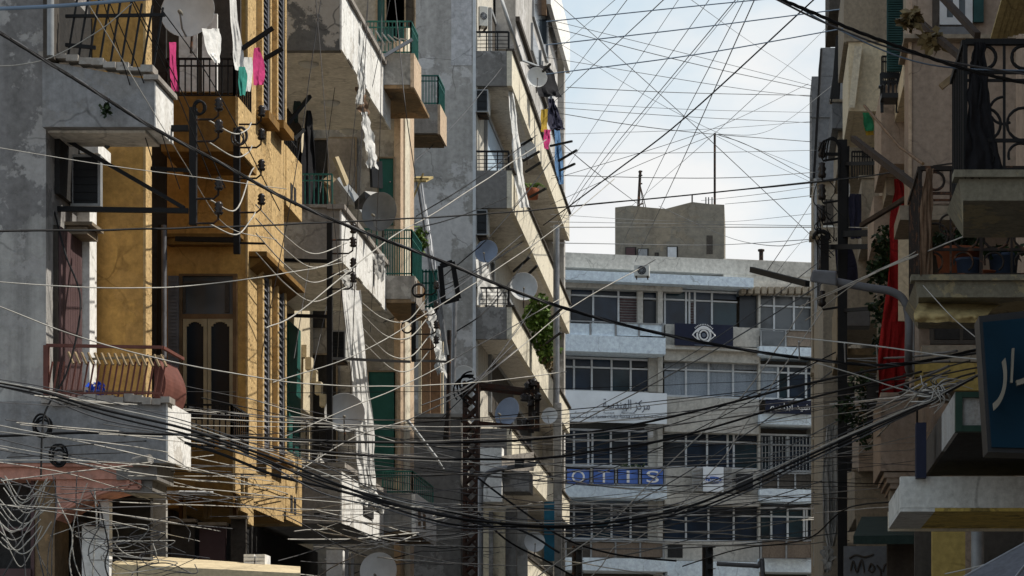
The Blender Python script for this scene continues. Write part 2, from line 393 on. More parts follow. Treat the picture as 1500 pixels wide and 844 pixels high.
# ------------------------------------------------------------------ templates
def dish(label, px, py, rpx, Y, yaw=0, tilt=12, mat='dish', sq=1.0, arm_mat='steel', group='satellite dishes on the facades'):
    r = rpx*Y/F; t = thing('satellite_dish', label, 'satellite dish', (0,0,0), group)
    prof = [(r*k/7, -.16*r*(k/7)**2*2) for k in range(8)]
    b = MB(); b.lathe([(max(a, .001), h) for a, h in prof]+[(r*1.02, -.33*r), (r*1.0, -.29*r)]+[(max(a,.001), h+.025*r) for a, h in prof[::-1]], (0,0,0), 28, 'y')
    b.v = [Vector((v.x*sq, v.y, v.z)) for v in b.v]; b.build('reflector', mat, t)
    a = MB(); a.tube([(0,-.3*r,-r*.98),(0,-.75*r,-r*.9),(0,-1.05*r,-r*.45)], .028*r+.004, 6); a.build('feed_arm', arm_mat, t)
    l = MB(); l.lathe([(.001,-.16*r),(.07*r,-.16*r),(.075*r,0),(.05*r,.02*r),(.05*r,.12*r),(.001,.12*r)], (0,-1.0*r,-r*.42), 10, 'y'); l.build('feed_horn', 'letter_tan', t)
    k = MB(); k.bar((0,.02*r,0),(0,.3*r,-.1*r), .12*r); k.tube([(0,.3*r,.2*r),(0,.3*r,-1.35*r)], .05*r, 6); k.build('mount', 'iron', t)
    t.location = P(px, py, Y); t.rotation_euler = (R(-tilt), 0, R(yaw)); return t
def ac_unit(label, px0, px1, py0, py1, Y, yaw=0, group='air conditioner units on the facades', depth=.32):
    w = abs(px1-px0)*Y/F; h = abs(py1-py0)*Y/F
    t = thing('air_conditioner', label, 'air conditioner', (0,0,0), group)
    b = MB(); b.box(-w/2,w/2,0,depth,0,h); b.build('casing', 'acwhite', t, .012)
    g = MB(); rr = min(w,h)*.40
    g.disc((0,-.004,h/2), rr, n=20); g.build('fan_opening', 'acgrille', t)
    q = MB()
    for k in (.35,.7,1.0): q.ring((0,-.012,h/2), rr*k, .006, n=18)
    for k in range(4):
        a = math.pi*k/4; q.bar((math.cos(a)*rr,-.014,h/2+math.sin(a)*rr),(-math.cos(a)*rr,-.014,h/2-math.sin(a)*rr),.009)
    q.build('fan_guard', 'steel', t)
    k = MB(); k.box(-w*.4,-w*.34,-.02,depth+.1,-.06,-.002); k.box(w*.34,w*.4,-.02,depth+.1,-.06,-.002); k.build('bracket', 'iron', t)
    t.location = P((px0+px1)/2, max(py0,py1), Y); t.rotation_euler = (0,0,R(yaw)); return t
def ac_dark(label, px0, px1, py0, py1, Y, depth=.5, slats=7, group='air conditioner units on the facades', mat='acwhite'):
    t = thing('air_conditioner', label, 'air conditioner', P((px0+px1)/2, py1, Y), group)
    b = MB(); b.fb(px0,px1,py0,py1,Y+.03,depth); b.build('casing', mat, t, .01)
    f = MB(); e = (px1-px0)*.09
    f.fb(px0,px0+e,py0,py1,Y,.028); f.fb(px1-e,px1,py0,py1,Y,.028); f.fb(px0+e,px1-e,py0,py0+e,Y+.001,.027); f.fb(px0+e,px1-e,py1-e,py1,Y+.001,.027)
    f.build('front_frame', 'frame_grey', t)
    g = MB(); g.fb(px0+e,px1-e,py0+e,py1-e,Y+.02,.008)
    for k in range(slats):
        y = py0+e+(py1-py0-2*e)*(k+.5)/slats; g.fb(px0+e,px1-e,y-.5,y+.4,Y+.006,.012)
    g.build('louvre_grille', 'acgrille', t)
    s = MB(); s.fb(px0+2,px1-2,py1+.5,py1+4,Y+.1,depth); s.build('bracket', 'iron', t); return t
def insulator(mb_arm, p, d, L=.16):
    """arm pin and a stacked-disc insulator at the end of a side arm"""
    p = Vector(p); d = Vector(d)
    mb_arm.tube([p, p+d*L, p+d*L*1.25+Vector((0,0,.04)), p+d*L*1.28+Vector((0,0,.11))], .012, 5)
    b = MB(); c = p+d*L*1.28+Vector((0,0,.09))
    b.lathe([(.001,0),(.035,0),(.05,.02),(.03,.04),(.05,.06),(.032,.08),(.045,.10),(.02,.13),(.001,.135)], c, 10)
    return b
def shutter_leaf(parent, X, pxa, pxb, z0, z1, mat='shutter_grey', frame='orange_lit', out=.05, n=22):
    ya, yb = YX(pxa,X), YX(pxb,X)
    f = MB(); t = .055; o = X+out
    f.box(X+.005,o,ya,ya+t,z0,z1); f.box(X+.005,o,yb-t,yb,z0,z1); f.box(X+.005,o-.002,ya+t,yb-t,z1-t,z1); f.box(X+.005,o-.002,ya+t,yb-t,z0,z0+t)
    fr = f.build('shutter', mat, parent)
    s = MB(); s.box(X+.004,X+.012,ya+t,yb-t,z0+t,z1-t)
    for k in range(n):
        z = z0+t+(z1-z0-2*t)*(k+.5)/n; s.hexa([(X+.014,ya+t,z+.03),(X+.014,yb-t,z+.03),(X+.02,yb-t,z+.036),(X+.02,ya+t,z+.036)],[(X+.042,ya+t,z-.02),(X+.042,yb-t,z-.02),(X+.046,yb-t,z-.012),(X+.046,ya+t,z-.012)])
    s.build('louvre', mat, fr); return fr
def win_front(parent, px0, px1, py0, py1, Y, cols=2, transom=None, frame='frame_white', gl='glass', t=.05, name='window', curtain=None):
    """camera-facing framed window whose glass sits 5 cm behind its frame"""
    f = MB(); x0,x1,z0,z1 = XP(px0,Y),XP(px1,Y),ZP(py1,Y),ZP(py0,Y)
    f.box(x0,x0+t,Y-.06,Y,z0,z1); f.box(x1-t,x1,Y-.06,Y,z0,z1); f.box(x0+t,x1-t,Y-.058,Y,z0,z0+t); f.box(x0+t,x1-t,Y-.058,Y,z1-t,z1)
    for k in range(1,cols):
        x = x0+(x1-x0)*k/cols; f.box(x-t*.4,x+t*.4,Y-.055,Y,z0+t,z1-t)
    if transom:
        z = z1-(z1-z0)*transom; f.box(x0+t,x1-t,Y-.052,Y,z-t*.4,z+t*.4)
    fo = f.build(name, frame, parent)
    g = MB(); g.box(x0+t*.8,x1-t*.8,Y-.012,Y-.004,z0+t*.8,z1-t*.8); g.build('pane', gl, fo); return fo

# ------------------------------------------------------------------ A  grey corner building, nearest on the left
A = thing('grey_apartment_building', 'grey plastered corner building with peeling paint, nearest on the left side of the street', 'building', (-10,25,0))
w = MB(); XA = -6.97
w.box(-18,XA,24.3,25.94,ZP(700,24.3),16); w.build('wall', 'grey', A)
w = MB(); w.fb(63,79,-80,86,24.1,.18); w.build('corner_post', 'dim', A)
w = MB(); w.tube([P(74,-40,24.0),P(74,82,24.0)],.035,8); w.build('drainpipe', 'frame_grey', A)
# upper balcony: one broken slab and parapet wrapped round the corner
b = MB()
zt, zm, zb = ZP(92,24.2), ZP(118,24.2), ZP(186,24.2)
x0, xe = XP(62,24.2), XP(226,24.2)
b.hexa([(x0,24.2,zb),(xe,24.2,zb),(xe,24.2,zm),(x0,24.2,zt+.02)],[(x0,24.34,zb),(xe,24.34,zb),(xe,24.34,zm),(x0,24.34,zt+.02)])
ub = b.build('upper_balcony', 'greyband', A)
b = MB(); b.box(xe,xe+.012,24.204,24.95,zb,zm-.01); b.box(xe-.12,xe-.002,24.344,24.95,zb+.01,zm-.012); b.build('balcony_end', 'white', ub)
b = MB(); b.box(XA,xe-.125,24.345,24.94,zb-.02,zb+.14); b.build('soffit', 'ceil', ub)
b = MB()
for k in range(9):
    xa = x0+(xe-x0)*(k/9); xb = x0+(xe-x0)*((k+1)/9)-.004; za = zt+(zm-zt)*(k/9)+.05
    b.box(xa-.03 if k==0 else xa,xb,24.17-.012*(k%3),24.37,za+rnd.uniform(-.015,.005),za+rnd.uniform(.03,.075))
b.box(xe-.10,xe+.05,24.16,24.96,zm+.002,zm+.05)
b.build('coping', 'dirtygrey', ub)
r = MB()
for k in range(9):
    x = XP(100+k*15.5,24.27); z = zm+.1+(zt-zm)*(1-k/9); r.bar((x,24.27,z),(x+.10,24.27,z+.62),.018)
r.bar((XP(96,24.27),24.27,ZP(24,24.27)),(XP(242,24.27),24.27,ZP(22,24.27)),.03); r.bar((XP(96,24.27),24.27,ZP(66,24.27)),(XP(140,24.27),24.27,ZP(70,24.27)),.035)
r.build('railing', 'black', ub)
d = MB(); d.box(XA,XA+.03,24.36,25.9,ZP(90,24.3),ZP(-40,24.3)); d.build('balcony_door', 'dark', A)
# lower balcony
b = MB(); x0, xe = XP(-90,24.15), XP(243,24.15); zt, zb = ZP(588,24.15), ZP(678,24.15)
b.box(x0,xe,24.15,24.3,zb,zt); b.box(x0,xe-.14,24.3,25.12,zb,zb+.15); lb = b.build('lower_balcony', 'greyband', A)
b = MB(); b.box(xe,xe+.02,24.152,25.14,zb+.02,zt); b.box(xe-.13,xe-.002,24.302,25.14,zb+.16,zt-.004); b.build('balcony_end', 'white', lb)
b = MB()
for k in range(14):
    xa = XP(60+k*13.5,24.1); b.box(xa,xa+.088,24.1-.01*(k%3),24.33,zt-.03+rnd.uniform(-.02,.02),zt+rnd.uniform(.02,.07))
b.build('broken_coping', 'dirtygrey', lb)
b = MB(); b.box(xe-.5,xe-.1,24.2,24.9,zb-.16,zb-.003); b.box(xe-.44,xe-.16,24.26,24.85,zb-.28,zb-.163); b.tube([(xe-.3,24.1,zb-.0),(xe-.12,24.02,zb+.02)],.05,8); b.build('broken_corner', 'concrete_dark', lb)
r = MB(); rb = ZP(582,24.2); rt = ZP(506,24.2)
xa, xb = XP(68,24.2), XP(238,24.2)
r.bar((xa,24.2,rt),(xb,24.2,rt-.02),.035,.03); r.bar((xa,24.2,rb),(xa,24.2,rt),.05); r.bar((xa,24.2,rb+.04),(xb,24.2,rb+.04),.02)
r.bar((xb,24.2,rt-.02),(XP(268,25.1),25.1,ZP(526,25.1)),.03)
for k in range(20):
    x = xa+(xb-xa)*k/19.5
    r.bar((x,24.2,rb),(x+.06,24.2,rt-.16),.015); 
rl = r.build('railing', 'redbrown', lb)
r = MB(); r.bar((XP(130,24.15),24.15,ZP(526,24.15)),(XP(240,24.15),24.15,ZP(522,24.15)),.022)
for k in range(15):
    x = XP(100+k*9.7,24.15); z = ZP(516+k*.3,24.15); r.bar((x,24.15,z),(x+.065,24.1,z-.12),.02)
r.build('bent_bars', 'plankwood', lb)
b = MB(); n = 10
for k in range(n):
    t0, t1 = k/n, (k+1)/n
    def cv(t): return (XP(228,24.3)+.10*math.sin(t*2.6)+.0*t, 24.3, ZP(520,24.3)-t*.46)
    a, c = cv(t0), cv(t1); b.quad(a, c, (c[0]+.02,25.1,c[2]), (a[0]+.02,25.1,a[2]))
    b.quad((XP(226,24.3),24.3,a[2]),(XP(226,24.3),24.3,c[2]),c,a)
b.build('belly_panel', 'redbrown', lb)
# facade pieces under the balconies
d = MB(); d.box(XA,XA+.05,24.55,25.35,ZP(585,24.9),ZP(340,24.9)); sh = d.build('street_window', 'dim', A)
d = MB()
for k in range(9): d.box(XA+.052,XA+.075,24.56+k*.087,24.56+k*.087+.08,ZP(585,24.9),ZP(342,24.9))
d.build('shutter', 'maroon', sh)
d = MB(); d.box(XA,XA+.13,25.42,25.62,ZP(585,25.5),ZP(298,25.5)); d.box(XA,XA+.09,25.64,25.84,ZP(585,25.5),ZP(298,25.5)); d.build('window_jamb', 'whitewash', A)
d = MB(); d.box(XA,XA+.28,24.95,25.40,ZP(331,25),ZP(326,25)); d.box(XA,XA+.22,25.0,25.40,ZP(343,25),ZP(332,25)); d.build('window_hood', 'tan', A)
d = MB(); d.box(XA,XA+.05,24.6,25.8,ZP(296,25),ZP(206,25)); d.build('upper_window', 'dark', A)
d = MB(); d.box(XA+.06,XA+.25,25.3,25.8,ZP(224,25.3),ZP(208,25.3)); d.build('sunlit_patch', 'whitewash', A)  # sunlit patch put in as a white box over the air conditioner
# pink shop front below
zp0 = ZP(690,24.2); b = MB()
b.box(XP(-90,24.22),XP(215,24.22),24.22,24.9,ZP(702,24.22),ZP(679.5,24.22)); pk = b.build('shop_lintel', 'pink', A)
b = MB(); b.box(XP(-90,24.2),XP(218,24.2),24.17,24.21,ZP(684,24.2),ZP(679,24.2)); b.build('moulding', 'pink', pk)
b = MB(); n = 14; top = ZP(702.5,24.24)
pts = []
for k in range(n+1):
    t = k/n; x = 82+(206-82)*t; y = 762-(762-716)*math.sin(t*math.pi/2)**.75
    pts.append((x,y))
for k in range(n):
    (xa,ya),(xb,yb) = pts[k],pts[k+1]
    f = [P(xa,ya,24.25),P(xb,yb,24.25),P(xb,702.6,24.25),P(xa,702.6,24.25)]; b.hexa(f,[v+Vector((0,.5,0)) for v in f])
b.build('arch_bracket', 'pink', A)
b = MB(); b.tube([P(x+3,y-8 if y-8>704 else 704,24.24) for x,y in pts[:-1]],.018,5); b.tube([P(x+1,y-3,24.24) for x,y in pts],.014,5)
for a,c in (((188,701),(205,701)),((205,701),(205,715)),((205,715),(188,715)),((188,715),(188,701))): b.bar(P(*a,24.24),P(*c,24.24),.03)
b.build('arch_moulding', 'pink', A)
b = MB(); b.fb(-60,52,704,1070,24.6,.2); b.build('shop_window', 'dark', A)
b = MB(); b.fb(50,80,704,1230,24.4,.5); b.build('brick_pier', 'soffit_rust', A)
b = MB(); b.fb(45,50,704,1230,24.38,.1); b.fb(-60,50,772,778,24.5,.06); b.fb(-60,45,833,850,24.35,.2); b.build('shop_frame', 'maroon', A)
b = MB(); b.box(-18,-7.9,25.95,27.9,0,6); b.box(XP(80,24.9),XP(210,24.9),25.2,25.3,ZP(1230,25),ZP(703,25)); b.build('shop_interior', 'dark', A)
b = MB(); b.fb(130,140,720,1230,25.1,.08); b.fb(104,131,735,1230,25.12,.05); b.build('shop_door', 'dim', A)
b = MB(); b.fb(146,160,735,1230,24.5,.12); b.fb(120,147,771,1230,24.52,.1); b.build('white_pier', 'whitewash', A)
b = MB(); b.hexa([P(118,768,24.4),P(155,774,24.4),P(155,772,24.4),P(118,764,24.4)],[P(104,768,24.9),P(150,774,24.9),P(150,772,24.9),P(104,764,24.9)]); b.build('metal_hood', 'iron', A)

ac_dark('black fronted air conditioner on a bracket against the grey corner building', 103,147,226,302,25.05,.1,6,mat='frame_grey')
bg = MB(); 
for k in range(40):
    c = P(141+rnd.uniform(-7,7),572+rnd.uniform(-8,8),24.5); a=rnd.random()*6
    bg.add([c,c+Vector((math.cos(a)*.06,rnd.uniform(-.05,.05),math.sin(a)*.06)),c+Vector((math.cos(a+1)*.06,rnd.uniform(-.05,.05),math.sin(a+1)*.06))],[(0,1,2)])
one(bg,'plastic_bag','blue_bag','bright blue plastic bag behind the rusty balcony railing','bag')
wd = MB(); leaves(wd,P(155,160,24.1),(.05,.05,.07),40,.06,rnd); wd.tube([P(155,150,24.15),P(155,166,24.12)],.006,4)
one(wd,'wall_weed','leaf_dark','small green weed growing out of the upper grey parapet','plant')

# ------------------------------------------------------------------ B  ochre house
B = thing('ochre_house', 'ochre stone house with shuttered bay, recessed door and two small balconies', 'building', (-8,30,0))
b = MB(); b.box(-18,-6.42,25.96,26.2,ZP(716,26),15.5); b.build('near_wall', 'orange', B)
b = MB(); b.box(-6.418,-6.39,25.95,26.21,ZP(716,26),15.5); b.build('corner_strip', 'orange_lit', B)  # sunlit wall edge, put in as a strip of paler ochre
b = MB(); b.fb(203,212,720,1230,25.9,.2); b.build('ground_pillar', 'orange', B)
b = MB(); b.box(-18,-8.2,26.2,33.9,0,15.5); b.build('recess_wall', 'orange_shaded', B)
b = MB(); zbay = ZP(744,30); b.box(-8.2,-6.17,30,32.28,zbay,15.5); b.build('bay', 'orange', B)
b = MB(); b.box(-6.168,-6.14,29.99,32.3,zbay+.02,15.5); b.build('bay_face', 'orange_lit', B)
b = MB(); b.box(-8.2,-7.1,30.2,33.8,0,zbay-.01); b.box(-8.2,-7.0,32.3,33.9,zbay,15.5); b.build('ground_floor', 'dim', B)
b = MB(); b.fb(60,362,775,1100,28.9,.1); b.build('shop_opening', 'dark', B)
# recessed door
Y = 29.95
b = MB(); b.fb(262,347,401,404,Y,.045); b.fb(262,267,404,1000,Y,.045); b.fb(341,347,404,1000,Y,.045); b.fb(267,341,460,467,Y+.004,.04); dr = b.build('balcony_door', 'wood', B)
b = MB(); b.fb(267,341,404,460,Y+.03,.01); b.build('transom_pane', 'glass_grey', dr)
b = MB(); b.fb(268,272,412,458,Y+.012,.016); b.fb(330,336,412,458,Y+.012,.016); b.fb(272,330,412,415,Y+.013,.015); b.build('transom_frame', 'dim', dr)
for a,c in ((268,303),(304,341)):
    l = MB(); l.fb(a,a+5,467,760,Y+.006,.035); l.fb(c-5,c,467,760,Y+.006,.035); l.fb(a+5,c-5,467,471,Y+.008,.03); l.fb(a+5,c-5,615,640,Y+.008,.03)
    n=8
    for k in range(n):
        x0=a+5+(c-a-10)*k/n; x1=a+5+(c-a-10)*(k+1)/n; m=((x0+x1)/2-(a+c)/2)/((c-a-10)/2); l.fb(x0,x1,471,471+9*abs(m)**2.5+.5,Y+.009,.028)
    lf = l.build('door_leaf', 'woodcream', dr); g = MB(); g.fb(a+5,c-5,471,615,Y+.03,.006); g.build('pane', 'glass', lf)
sh = MB(); sh.fb(246,261,404,640,Y-.05,.045)
s2 = MB()
for k in range(46): s2.fb(249,258,410+k*5,412.6+k*5,Y-.058,.02)
so = sh.build('open_shutter', 'shutter_grey', B); s2.build('louvre', 'shutter_grey', so)
b = MB(); b.fb(243,349,348,358,Y-.12,.15); b.fb(240,352,342,347,Y-.16,.2); b.build('door_lintel', 'orange_shaded', B)
b = MB(); b.fb(214,243,-60,1000,29.2,.06); b.build('recess_shade', 'dark', B)  # dark sheet standing in for the shade deep in the recess
b = MB(); b.tube([P(216,215,28.8),P(217,520,28.8)],.03,6); b.build('drainpipe', 'black', B); b = MB(); b.tube([P(237,330,28.7),P(235,560,28.7)],.05,8); b.build('drainpipe', 'black', B)
b = MB(); b.tube([P(240,330,28.65),P(240,540,28.65)],.03,8); b.build('drainpipe', 'shutter_grey', B)
# balconies of the ochre house
for (nm, y0, y1, xr, rail0) in (('upper',141,222,345,84),('lower',657,742,341,592)):
    Yb = 28.7; b = MB(); x0, x1 = XP(236,Yb), XP(xr,Yb); z0, z1 = ZP(y1,Yb), ZP(y0,Yb)
    if nm == 'upper': b.box(x0,x1,Yb,Yb+.14,z0,z1); b.box(x0,x1-.002,Yb+.14,29.94,z0,z0+.15)
    else: 
        b.hexa([(x0,Yb,z0+.25),(x1,Yb,z0),(x1,Yb,z1),(x0,Yb,z1)],[(x0,Yb+.14,z0+.25),(x1,Yb+.14,z0),(x1,Yb+.14,z1),(x0,Yb+.14,z1)]); b.box(x0,x1-.002,Yb+.142,29.94,z0+.3,z0+.45)
    bo = b.build('balcony', 'orange_shaded', B)
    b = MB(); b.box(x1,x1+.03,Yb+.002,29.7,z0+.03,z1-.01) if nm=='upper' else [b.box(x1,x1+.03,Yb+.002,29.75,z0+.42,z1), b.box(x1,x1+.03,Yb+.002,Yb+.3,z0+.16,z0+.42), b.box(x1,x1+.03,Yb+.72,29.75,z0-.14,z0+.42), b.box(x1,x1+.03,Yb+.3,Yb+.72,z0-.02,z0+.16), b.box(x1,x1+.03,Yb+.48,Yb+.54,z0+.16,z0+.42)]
    b.build('lit_side', 'orange_lit', bo)  # street side takes the sunlit ochre, front the shaded one
    r = MB(); zr = ZP(rail0,Yb); railing(r,(x0+.05,Yb+.07,z1),(x1-.03,Yb+.07,z1),zr-z1,11,.011); railing(r,(x1-.03,Yb+.07,z1),(x1-.03,29.7,z1),zr-z1,8,.011); r.build('railing', 'black', bo)
b = MB(); b.fb(244,352,-80,136,29.8,.06); b.build('upper_back_wall', 'dim', B)
b = MB(); b.fb(262,288,30,134,29.6,.05); b.fb(296,318,20,134,29.6,.05); b.build('upper_door', 'whitewash', B)
# street windows of the bay with louvred shutters
for (a,c,y0,y1) in ((378,388,-60,158),(400,410,-60,172),(379,388,400,652),(401,410,408,662)):
    Xb = -6.14; ya = YX(a,Xb); z0, z1 = ZP(y1,ya), ZP(y0,ya)
    m = MB(); yb = YX(c,Xb)
    m.box(Xb+.002,Xb+.07,ya-.10,ya-.004,z0-.05,z1+.05); m.box(Xb+.002,Xb+.07,yb+.004,yb+.10,z0-.05,z1+.05); m.box(Xb+.002,Xb+.075,ya,yb,z1+.004,z1+.09)
    mo = m.build('street_window', 'orange_lit', B); shutter_leaf(mo,Xb,a,c,z0,z1,out=.055,n=26)
    s = MB(); s.box(Xb+.002,Xb+.16,ya-.12,yb+.12,z0-.16,z0-.06); s.build('sill', 'orange_shaded', mo)
b = MB(); b.box(-6.14,-5.92,30.05,32.6,ZP(381,30.3),ZP(374,30.3)); b.hexa([(-6.14,30.1,ZP(398,30.3)),(-6.0,30.1,ZP(386,30.3)),(-6.0,30.1,ZP(382,30.3)),(-6.14,30.1,ZP(382,30.3))],[(-6.14,32.5,ZP(398,30.3)),(-6.0,32.5,ZP(386,30.3)),(-6.0,32.5,ZP(382,30.3)),(-6.14,32.5,ZP(382,30.3))]); b.build('window_hood', 'orange_shaded', B)
for (y0,y1) in ((238,322),(672,770)):
    z0,z1 = ZP(y1,33.4),ZP(y0,33.4); b = MB(); 
    b.box(-7,-6.14,32.32,32.42,z0+.1,z1); b.box(-6.24,-6.13,32.422,33.55,z0,z1); b.box(-7,-6.242,32.422,33.55,z0,z0+.12)
    bo = b.build('far_balcony', 'orange_lit', B); g = MB(); g.box(-6.129,-6.122,32.7,32.85,z0+.12,z0+.35); g.build('drain_slot', 'dark', bo); g = MB(); g.box(-6.129,-6.122,32.95,33.1,z0+.12,z0+.35); g.build('drain_slot', 'dark', bo)
b = MB(); railing(b,(-6.2,32.4,ZP(238,32.4)),(-6.2,33.5,ZP(238,32.4)),.55,8,.012); b.build('far_railing', 'black', B)

lt = thing('tube_lamp','white tube lamp fixed under the lower ochre balcony','lamp',P(280,724,28.4)); q = MB(); q.fb(236,262,719,723,28.4,.06); q.build('casing','whitewash',lt); q = MB(); q.tube([P(263,721,28.42),P(312,722,28.42)],.018,8); q.build('tube','frame_white',lt)
bt = MB(); bt.fb(214,243,730,1230,26.6,.08); bt.build('shop_jamb','tgrey',B)
for (a,c,y0,y1,m_) in ((250,285,765,1100,'dim'),(292,330,770,1100,'maroon'),(338,360,760,1100,'dim')):
    bt = MB(); bt.fb(a,c,y0,y1,28.82,.06); fo_ = bt.build('shop_shutter',m_,B); bt = MB(); bt.fb(a-2,c+2,y0-5,y0-.5,28.7,.12); bt.build('lintel','tan',fo_)
# laundry and dish at the upper balcony
dish('large smooth grey satellite dish behind the washing at the top left balcony', 279,22,40,26.9,-6,10,'dish')
drape('towel','long pink towel hung over the black railing of the ochre balcony','towel',[(248,258,62,28.6),(249,258,95,28.58),(251,262,134,28.6)],'c_pink',2,.02,cols=8)
drape('sheet','white sheet hanging from a rod beside the ochre bay','laundry',[(335,346,-20,28.4),(338,349,30,28.4),(341,356,75,28.4),(345,357,103,28.4)],'c_white',3,.03,cols=10,group=None)
drape('shirt','teal shirt hanging among the washing under the rod','laundry',[(350,360,98,28.35),(349,362,118,28.35),(352,358,140,28.35)],'c_teal',2,.03,cols=8)
drape('shirt','small bright pink garment hanging on the rod nearest the shutters','laundry',[(372,380,70,29.4),(370,387,90,29.4),(371,388,110,29.4),(372,386,125,29.4)],'c_pink',3,.03,cols=8)
drape('shirt','pale garment hanging low between the teal and pink washing','laundry',[(358,369,84,28.9),(358,370,108,28.9),(360,366,134,28.9)],'c_white',3,.02,cols=8)
drape('rag','white plastic rag tied under the big grey dish','rag',[(296,322,42,26.6),(300,324,60,26.6),(306,322,80,26.6),(314,322,92,26.6)],'c_white',3,.04,cols=10)
b = MB(); b.bar(P(339,82,28.6),P(400,41,28.6),.045); one(b,'laundry_rod','black','longer black laundry rod slanting out over the white sheet','rod')
b = MB(); b.bar(P(388,86,30.2),P(414,71,30.2),.045); one(b,'laundry_rod','black','shorter black laundry rod slanting out in front of the grey shutters','rod')

# insulator brackets on the near facades
def post_rack(label, px, py0, py1, Y, arms, beams=(), side=1, w=.07, group='insulator racks'):
    t = thing('insulator_rack', label, 'insulator rack', P(px,py1,Y))
    m = MB(); m.bar(P(px,py0,Y),P(px,py1,Y),w); m.build('post', 'black', t)
    for (a, c, th) in beams:
        q = MB(); q.bar(P(*a),P(*c),th*.75); q.build('beam', 'black', t)
    for y in arms:
        q = MB(); i = insulator(q, P(px,y,Y)+Vector((side*w*.4,-.02,0)), (side,0,0), .14*Y/26+.05)
        i.build('insulator', 'ceramic', t); q.build('arm', 'iron', t)
    return t
post_rack('black iron insulator rack braced out from the grey corner building, with four side arms',283,158,330,24.9,(176,208,292,328),
  (((70,190,24.7),(276,188,24.9),.075),((76,193,24.75),(270,305,24.9),.05),((70,306,24.7),(276,309,24.9),.065),((283,250,24.9),(222,247,25.1),.05)))
post_rack('thin iron insulator rack on the ochre house in front of its lintel',347,188,372,28.5,(183,217,262,312),(((347,352,28.5),(258,350,28.7),.07),((347,356,28.5),(388,357,28.5),.03)))
post_rack('dark insulator rack on the peeling second balcony beside the torn white sheet',483,325,660,33.2,(352,372,402,424),(((483,383,33.2),(417,381,33.4),.06),((483,464,33.2),(417,462,33.4),.06),((483,525,33.2),(600,530,36),.05)))
lt = thing('hanging_bulb', 'bare bulb hanging from the beam under the grey balcony', 'lamp', P(157,192,24.9)); q=MB(); q.tube([P(157,192,24.9),P(157,205,24.9)],.008,5); q.build('cord','wire_black',lt)
q=MB(); q.lathe([(.001,0),(.025,.02),(.033,.06),(.02,.11),(.015,.16),(.001,.165)],P(157,219,24.9),10); q.build('bulb','glass_grey',lt)
# coils of spare cable
def coil(label, px, py, r, Y, mat='wire_black', n=3, t=.012):
    m = MB()
    for k in range(n): m.ring(P(px+rnd.uniform(-3,3),py+rnd.uniform(-4,4),Y-.03*k), r*Y/F*rnd.uniform(.8,1.1), t, n=22, ry=r*Y/F*rnd.uniform(.9,1.3))
    return one(m,'cable_coil',mat,label,'cable coil')
coil('coil of black cable on the white balcony front at the left, the upper of two',62,624,13,24.05)
coil('coil of black cable on the white balcony front at the left, the lower of two',86,668,13,24.05)
coil('loops of black cable above the top insulator rack on the ochre balcony',293,160,9,24.8,n=2)
coil('grey coil of wire tied to the thin rack on the ochre house',350,200,10,28.3,'wire_grey',3)
# ------------------------------------------------------------------ C2  tan house with torn sheets
T = thing('tan_apartment_house', 'tan apartment house with peeling balconies and torn white sheets, third on the left', 'building', (-8,38,0))
b = MB(); b.box(-18,-7.3,34,40.99,0,17); b.build('street_wall', 'creamwall', T)
b = MB(); b.box(-18,-5.95,41.0,42.7,0,19); b.build('main_wall', 'tgrey', T)
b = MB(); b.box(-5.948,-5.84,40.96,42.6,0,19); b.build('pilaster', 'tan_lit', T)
b = MB(); b.box(-5.838,-5.81,41.3,41.9,3,19); b.build('pilaster_strip', 'cream', T)
XB = -5.83
def tbalc(nm, y0, y1, pxl, pxf, Yn=35.0, coping=True, mat='peeled'):
    xn = XP(pxl,Yn); z0, z1 = ZP(y1,Yn), ZP(y0,Yn); yf = YX(pxf,XB)
    b = MB(); b.box(xn,XB-.03,Yn,Yn+.14,z0,z1); bo = b.build('balcony', mat, T)
    n = 9; f = MB()
    for k in range(n):
        a = Yn+.002+(yf-Yn)*k/n; c = Yn+(yf-Yn)*(k+1)/n-.001; f.box(XB-.026,XB+rnd.uniform(0,.004),a if k else Yn-.004,c,z0+rnd.uniform(-.0,.05),z1-.02)
    f.build('front_parapet', 'white', bo)
    s = MB(); s.box(-7.3,XB-.03,Yn+.142,yf,z0+.03,z0+.2); s.build('soffit', 'ceil', bo)
    if coping:
        c = MB(); c.box(XB-.2,XB+.05,Yn-.05,yf,z1-.018,z1+.05); c.box(xn,XB-.205,Yn-.05,Yn+.18,z1+.002,z1+.045); c.build('coping', 'dirtygrey', bo)
    return bo, z0, z1
b1,z0,z1 = tbalc('upper',-18,74,405,572)
for (px,py,Y,r_) in ((452,103,35.8,.13),(484,143,38.0,.12),(510,184,39.8,.12)):
    l = MB(); l.lathe([(.001,-.05),(.10,-.045),(.15,-.01),(.15,0),(.001,0)],(XP(px,Y),Y,z0+.028),16); l.build('ceiling_lamp','dish',b1)
r = MB(); r.fb(384,500,-18,-16,35,.1)
b2,z0b,z1b = tbalc('middle',305,383,408,566,mat='dirtygrey')
b3,z0c,z1c = tbalc('lower',683,767,437,565,mat='dirtygrey')
b = MB(); 
for k in range(6): b.box(-6.9+.17*k,-6.82+.17*k,34.99,34.998,ZP(757+rnd.uniform(-2,2),35),ZP(752+rnd.uniform(-2,2),35))
b.build('drain_slot', 'dark', b3)
b = MB(); b.box(XB-.0,XB+.03,36.9,37.8,z0c+.3,z1c-.1) ; b.build('parapet_gap','dark',b3)
r = MB(); railing(r,(-6.75,35.08,z1b),(XB-.15,35.08,z1b),.5,12,.011); railing(r,(-7.0,39.4,z1b),(-6.0,39.4,z1b),.6,12,.012); r.build('railing','greenrail',b2)
r = MB(); railing(r,(-6.9,35.08,z1c),(XB-.15,35.08,z1c),.62,10,.011); r.build('railing','black',b3)
